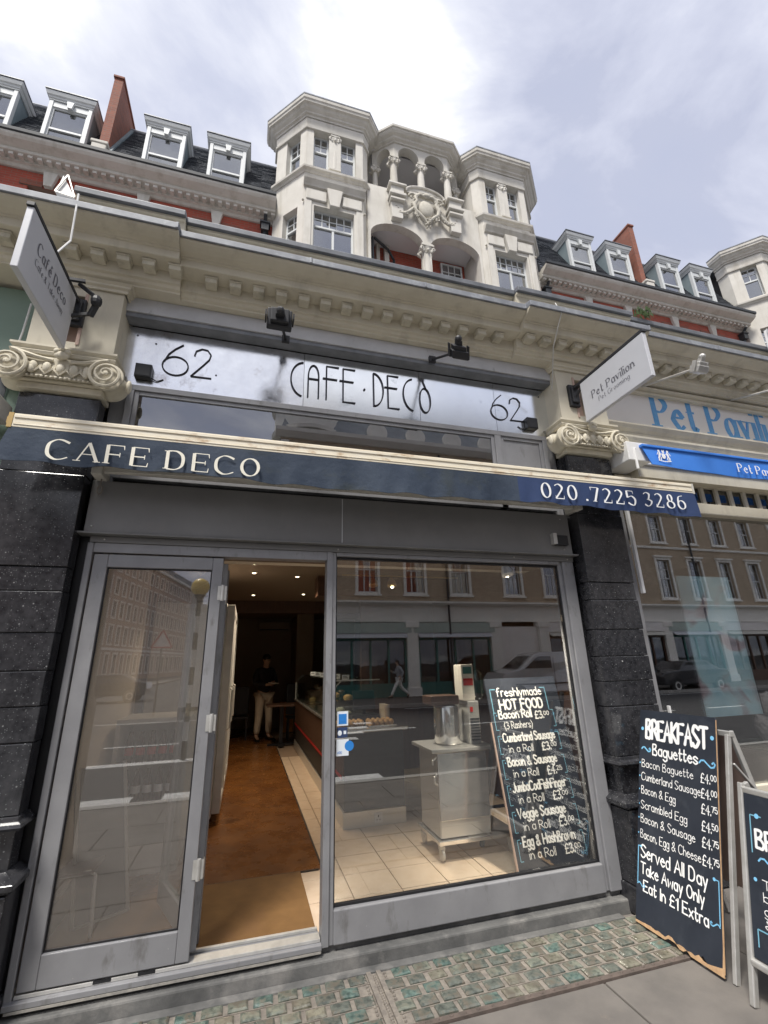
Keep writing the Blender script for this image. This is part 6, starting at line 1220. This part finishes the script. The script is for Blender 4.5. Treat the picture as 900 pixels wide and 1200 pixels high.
op.part('eaves_cornice', MB().sweep([(Y0-.3, 13.0), (Y0+.1, 13.05), (Y0+.4, 13.3), (Y0+.45, 13.5), (Y0-.3, 13.6)], x0-.3, x1), X['oppwhite']); op.part('band', MB().sweep([(Y0-.1, 8.0), (Y0+.08, 8.02), (Y0+.1, 8.15), (Y0-.1, 8.2)], x0, x1), X['oppwhite'])
op.part('mansard_roof', MB().plate([(x0, 0), (x1, 0), (x1, 3.6), (x0+.8, 3.6)], (0, Y0+.1, 13.6), (1, 0, 0), Vector((0, -.42, .9)).normalized(), (0, -.1, -.05)).box(x0+.5, x1, Y0-10, Y0-1.4, 16.6, 16.8), X['roofgrey'])
for j, x in enumerate([6.3+2.3*i for i in range(12)]):
    Dd = op.part('round_dormer', MB().lathe((x, Y0-.05, 13.95), [(.30, 0), (.56, 0), (.60, .05), (.60, .12), (.52, .16), (.32, .16)], 24, ax=(0, 1, 0)).box(x-.62, x+.62, Y0-.6, Y0-.02, 13.55, 13.75), X['oppwhite'], sm=40)
    op.part('glass', MB().lathe((x, Y0+.02, 13.95), [(.32, 0), (.32, .01)], 20, ax=(0, 1, 0)), X['gup2'], parent=Dd)
op.part('corner_turret', MB().lathe((x0+1.6, Y0-1.5, 13.6), [(2.0, 0), (2.05, .2), (1.9, .3), (1.9, 1.5), (2.1, 1.7), (2.1, 1.9), (1.7, 2.6), (.9, 3.2), (.1, 3.4)], 28), X['oppwhite'], sm=30)
for k in range(16):
    for xq in (x0+.02, 18.2, 34.9): op.part('quoin', MB().box(xq-(.02 if k % 2 else .12), xq+(.42 if k % 2 else .56), Y0+.001, Y0+.09, 4.62+k*.52, 5.10+k*.52), X['oppwhite'])
for xq in (9.95, 27.2): op.part('drainpipe', MB().tube([(xq, Y0+.12, .2), (xq, Y0+.12, 12.9)], .06, 8), X['pipe'])
for xq in (14, 26, 38): op.part('chimney_stack', MB().box(xq-.9, xq+.9, Y0-5, Y0-3.6, 16.5, 18.2).box(xq-1, xq+1, Y0-5.1, Y0-3.5, 18.201, 18.4), X['stock'])
# shop bays below
piers = [3.6, 7.9, 12.55, 15.5, 19.8, 24, 28.3, 32.5, 36.8, 41, 45]
for i, x in enumerate(piers):
    op.part('pier', MB().box(x-.3, x+.3, Y0-.3, Y0+.12, 0, 3.49).box(x-.36, x+.36, Y0-.3, Y0+.18, 3.2, 3.499).box(x-.36, x+.36, Y0-.3, Y0+.18, 0, .4), X['oppwhite'], bevel=.02)
op.part('pier', MB().box(1.0, 1.7, Y0-.3, Y0+.12, 0, 3.49), X['oppwhite'])
for i, (a, c) in enumerate(zip(piers, piers[1:])):
    a, c = a+.31, c-.31
    if i == 2:
        op.part('garage_door', MB().box(a, c, Y0-.2, Y0-.1, 0, 3.25), X['petfascia']); continue
    tl_ = i < 2 or i in (5, 7)
    sf = op.part('shop_window', MB().box(a, c, Y0-.15, Y0-.02, .0, .62).box(a, a+.1, Y0-.15, Y0-.02, .621, 2.7).box(c-.1, c, Y0-.15, Y0-.02, .621, 2.7).box(a+.101, c-.101, Y0-.15, Y0-.02, 2.6, 2.7), X['teal'] if tl_ else X['darkwood'])
    for q in range(1, 4): xx = a+(c-a)*q/4; op.part('glazing_bar', MB().box(xx-.05, xx+.05, Y0-.14, Y0-.03, .621, 2.599), X['teal'] if tl_ else X['darkwood'], parent=sf)
    op.part('glass', MB().box(a+.1, c-.1, Y0-.10, Y0-.09, .621, 2.599), X['gup2'], parent=sf)
    op.part('shop_fascia', MB().box(a-.25, c+.25, Y0-.1, Y0+.14, 2.95, 3.45), X['tealfas'] if tl_ else X['petfascia'], bevel=.01)
    op.part('blind_box', MB().plate([(0, 0), (c-a, 0), (c-a, .5), (0, .5)], (a, Y0+.0, 2.93), (1, 0, 0), Vector((0, .7, -.45)), (0, 0, .03)).box(a, c, Y0-.1, Y0+.1, 2.75, 2.94), X['signwhite'] if tl_ else X['awnwhite'])
    for q in range(4): op.part('display_item', MB().ball((a+.5+q*.9, Y0-.5, 1.3+.3*(q % 2)), .25, .2, .5), [X['red'], X['inwallw'], X['cake'], X['blue']][q], sm=60)
# red brick terrace down the side street (faces +X)
rt = Thing('red_terrace', 'long red brick terrace with white windows down the side street, mirrored in the door glass', 'building', (-11, -30, 0))
hs = []; RA, RB = Vector((-10.5, -112)), Vector((-22, -44)); RD = (RB-RA).normalized(); RL = (RB-RA).length; RN = Vector((RD.y, -RD.x)); nj = int(RL/2.4)
FZ = ((1.0, 2.4), (4.9, 2.2), (8.4, 2.0), (11.6, 1.9), (14.8, 1.5))
for j in range(nj):
    for z, h in FZ: hs.append((.8+j*2.4, .8+j*2.4+1.05, z, z+h, 0))
rt.part('brick_wall', MB().wall(RA, RB, 0, 17.2, .3, hs), X['redter'])
for q, h in enumerate(hs):
    window(RA, RD, h[0], h[2], 1.05, h[3]-h[2], .5, 2, 2, 1, rec=.12, blind=q % 3 == 0, T=rt)
sr = MB(); O_ = lambda u, o: RA+RD*u+RN*o
for h in hs:
    for (u0, u1, a, c, o) in ((h[0]-.2, h[0]-.001, h[2]-.1, h[3]+.1, .07), (h[1]+.001, h[1]+.2, h[2]-.1, h[3]+.1, .07), (h[0]-.25, h[1]+.25, h[3]+.101, h[3]+.32, .12), (h[0]-.22, h[1]+.22, h[2]-.28, h[2]-.101, .12)):
        sr.wall(O_(u0, o), O_(u1, o), a, c, o-.001)
rt.part('window_surrounds', sr, X['oppwhite'], kind='stuff')
rt.part('cornice', MB().wall(O_(-.3, .5), O_(RL+.3, .5), 17.2, 17.6, .8), X['oppwhite']); rt.part('band', MB().wall(O_(0, .1), O_(RL, .1), 4.0, 4.3, .098), X['oppwhite'])
rt.part('end_wall', MB().box(-40, -22.3, -44.3, -44.0, 0, 17.2), X['redter']); rt.part('roof', MB().prism([tuple(RA-RN*.3), tuple(RB-RN*.3), (RB.x-12, RB.y-.4), (RA.x-12, RA.y)], 17.21, 19), X['slate'])
lw = Thing('low_annex', 'low cream rendered annex at the street corner, mirrored beside the beacon', 'building', (-1, -20, 0)); lw.part('wall', MB().wall((.98, -19), (-2.6, -19), 0, 4.1, .3).wall((-2.6, -19.01), (-2.6, -26), 0, 4.1, .3), X['oppwhite']); lw.part('coping', MB().box(-2.7, .98, -26, -18.9, 4.101, 4.25), X['oppwhite'])
# van, car, beacon, sign post
def vehicle(t, x0, x1, y0, y1, prof, m, wheels, glassz, H):
    yw = y1-y0; b_ = MB().sweep_path([], []) if 0 else MB()
    n = len(prof); ins = [0 if z < glassz else (z-glassz)*.22 for _, z in prof]
    b_.add([(x, y0+i, z) for (x, z), i in zip(prof, ins)]+[(x, y1-i, z) for (x, z), i in zip(prof, ins)], [tuple(range(n)), tuple(range(n, 2*n))[::-1]]+[(i, n+i, n+(i+1) % n, (i+1) % n) for i in range(n)])
    o = t.part('body', b_, m, bevel=.06)
    for wx in wheels:
        for y, s in ((y0-.01, -1), (y1+.01, 1)):
            w_ = t.part('wheel', MB().lathe((wx, y-s*.2, .17), [(.18, 0), (.32, 0), (.34, .05), (.34, .16), (.32, .21), (.2, .21)], 24, ax=(0, s, 0)), X['tyre'], sm=30); t.part('rim', MB().lathe((wx, y, .17), [(.2, 0), (.18, .02), (.05, .0)], 18, ax=(0, s, 0)), X['alu'], parent=w_)
    return o
t = Thing('parked_van', 'silver grey panel van parked across the street, mirrored in the cafe window', 'van', (13, -16.3, -.13))
vehicle(t, 10.6, 15.5, -17.1, -15.4, [(10.62, .15), (10.55, .45), (10.6, .75), (10.85, 1.02), (11.6, 1.18), (12.45, 1.78), (12.8, 1.86), (15.6, 1.88), (15.75, 1.7), (15.78, .3), (15.7, .15)], X['carp'], (11.5, 14.6), 1.1, 1.9)
t.part('side_window', MB().plate([(11.85, 1.18), (13.2, 1.18), (13.2, 1.68), (12.55, 1.68)], (0, -15.41, 0), (1, 0, 0), (0, 0, 1), (0, .012, 0)), X['gdark']); t.part('windscreen', MB().plate([(0, 0), (1.3, 0), (1.15, .85), (.15, .85)], (11.62, -15.6, 1.19), (0, -1, 0), Vector((.82, 0, .58)), (-.015, 0, .02)), X['gdark'])
t.part('headlight', MB().ball((10.72, -15.55, .82), .12, .12, .09), X['gcase'], sm=60); t.part('headlight', MB().ball((10.72, -16.95, .82), .12, .12, .09), X['gcase'], sm=60); t.part('door_seam', MB().box(13.3, 13.32, -15.4, -15.392, .35, 1.6).box(14.9, 14.92, -15.4, -15.392, .35, 1.6).box(11.3, 15.6, -15.4, -15.385, .5, .56), X['blackm'])
for i, (xc, yc, mt, lab) in enumerate(((21.5, -16.3, X['cardark'], 'dark saloon car parked behind the van across the street'), (-7.3, -27, X['cardark'], 'black car parked in the side street, mirrored in the door glass'))):
    t = Thing('parked_car', lab, 'car', (xc, yc, -.13))
    vehicle(t, 0, 0, yc-.85, yc+.85, [(xc-2.1, .2), (xc-2.15, .6), (xc-2.0, .8), (xc-1.0, .9), (xc-.5, 1.3), (xc+.8, 1.33), (xc+1.5, .92), (xc+2.1, .85), (xc+2.15, .5), (xc+2.1, .2)], mt, (xc-1.35, xc+1.35), .9, 1.3)
    t.part('side_window', MB().plate([(xc-.85, .93), (xc+1.2, .93), (xc+.7, 1.24), (xc-.45, 1.24)], (0, yc+.79, 0), (1, 0, 0), (0, 0, 1), (0, .02, 0)), X['gdark'])
t = Thing('belisha_beacon', 'yellow globe crossing beacon on a striped pole in the road, mirrored in the door', 'beacon', (-1.06, -7.5, 0))
t.part('globe', MB().ball((-1.06, -7.5, 3.25), .19, n=18, m=12), X['beacon'], sm=80)
for k in range(9): t.part('pole_band', MB().lathe((-1.06, -7.5, -.13+k*.345), [(.05, 0), (.05, .343)], 12), X['white'] if k % 2 else X['black'])
t.part('collar', MB().lathe((-1.06, -7.5, 2.98), [(.05, 0), (.12, .1)], 12), X['black'])
t = Thing('street_lamp', 'tall grey lamp column on the near pavement, mirrored in the door glass', 'lamp post', (-1.5, -2.35, 0)); t.part('column', MB().lathe((-1.5, -2.35, -.02), [(.09, 0), (.09, 1.3), (.055, 1.4), (.04, 6)], 14), X['iron'], sm=40); t.part('lantern', MB().box(-1.6, -1.4, -3.1, -2.3, 5.98, 6.1), X['iron'], bevel=.03)
t = Thing('road_sign', 'triangular warning road sign on a thin post across the street', 'sign', (-3.0, -15.8, 0)); t.part('post', MB().tube([(-3, -15.8, 0), (-3, -15.8, 2.9)], .035, 8), X['iron']); t.part('plate', MB().plate([(-.35, 0), (.35, 0), (0, .6)], (-3, -15.75, 2.3), (1, 0, 0), (0, 0, 1), (0, .01, 0)), X['white']); t.part('border', MB().bar((-3.35, -15.735, 2.3), (-2.65, -15.735, 2.3), .05).bar((-3.35, -15.735, 2.3), (-3, -15.735, 2.9), .05).bar((-2.65, -15.735, 2.3), (-3, -15.735, 2.9), .05), X['red'])
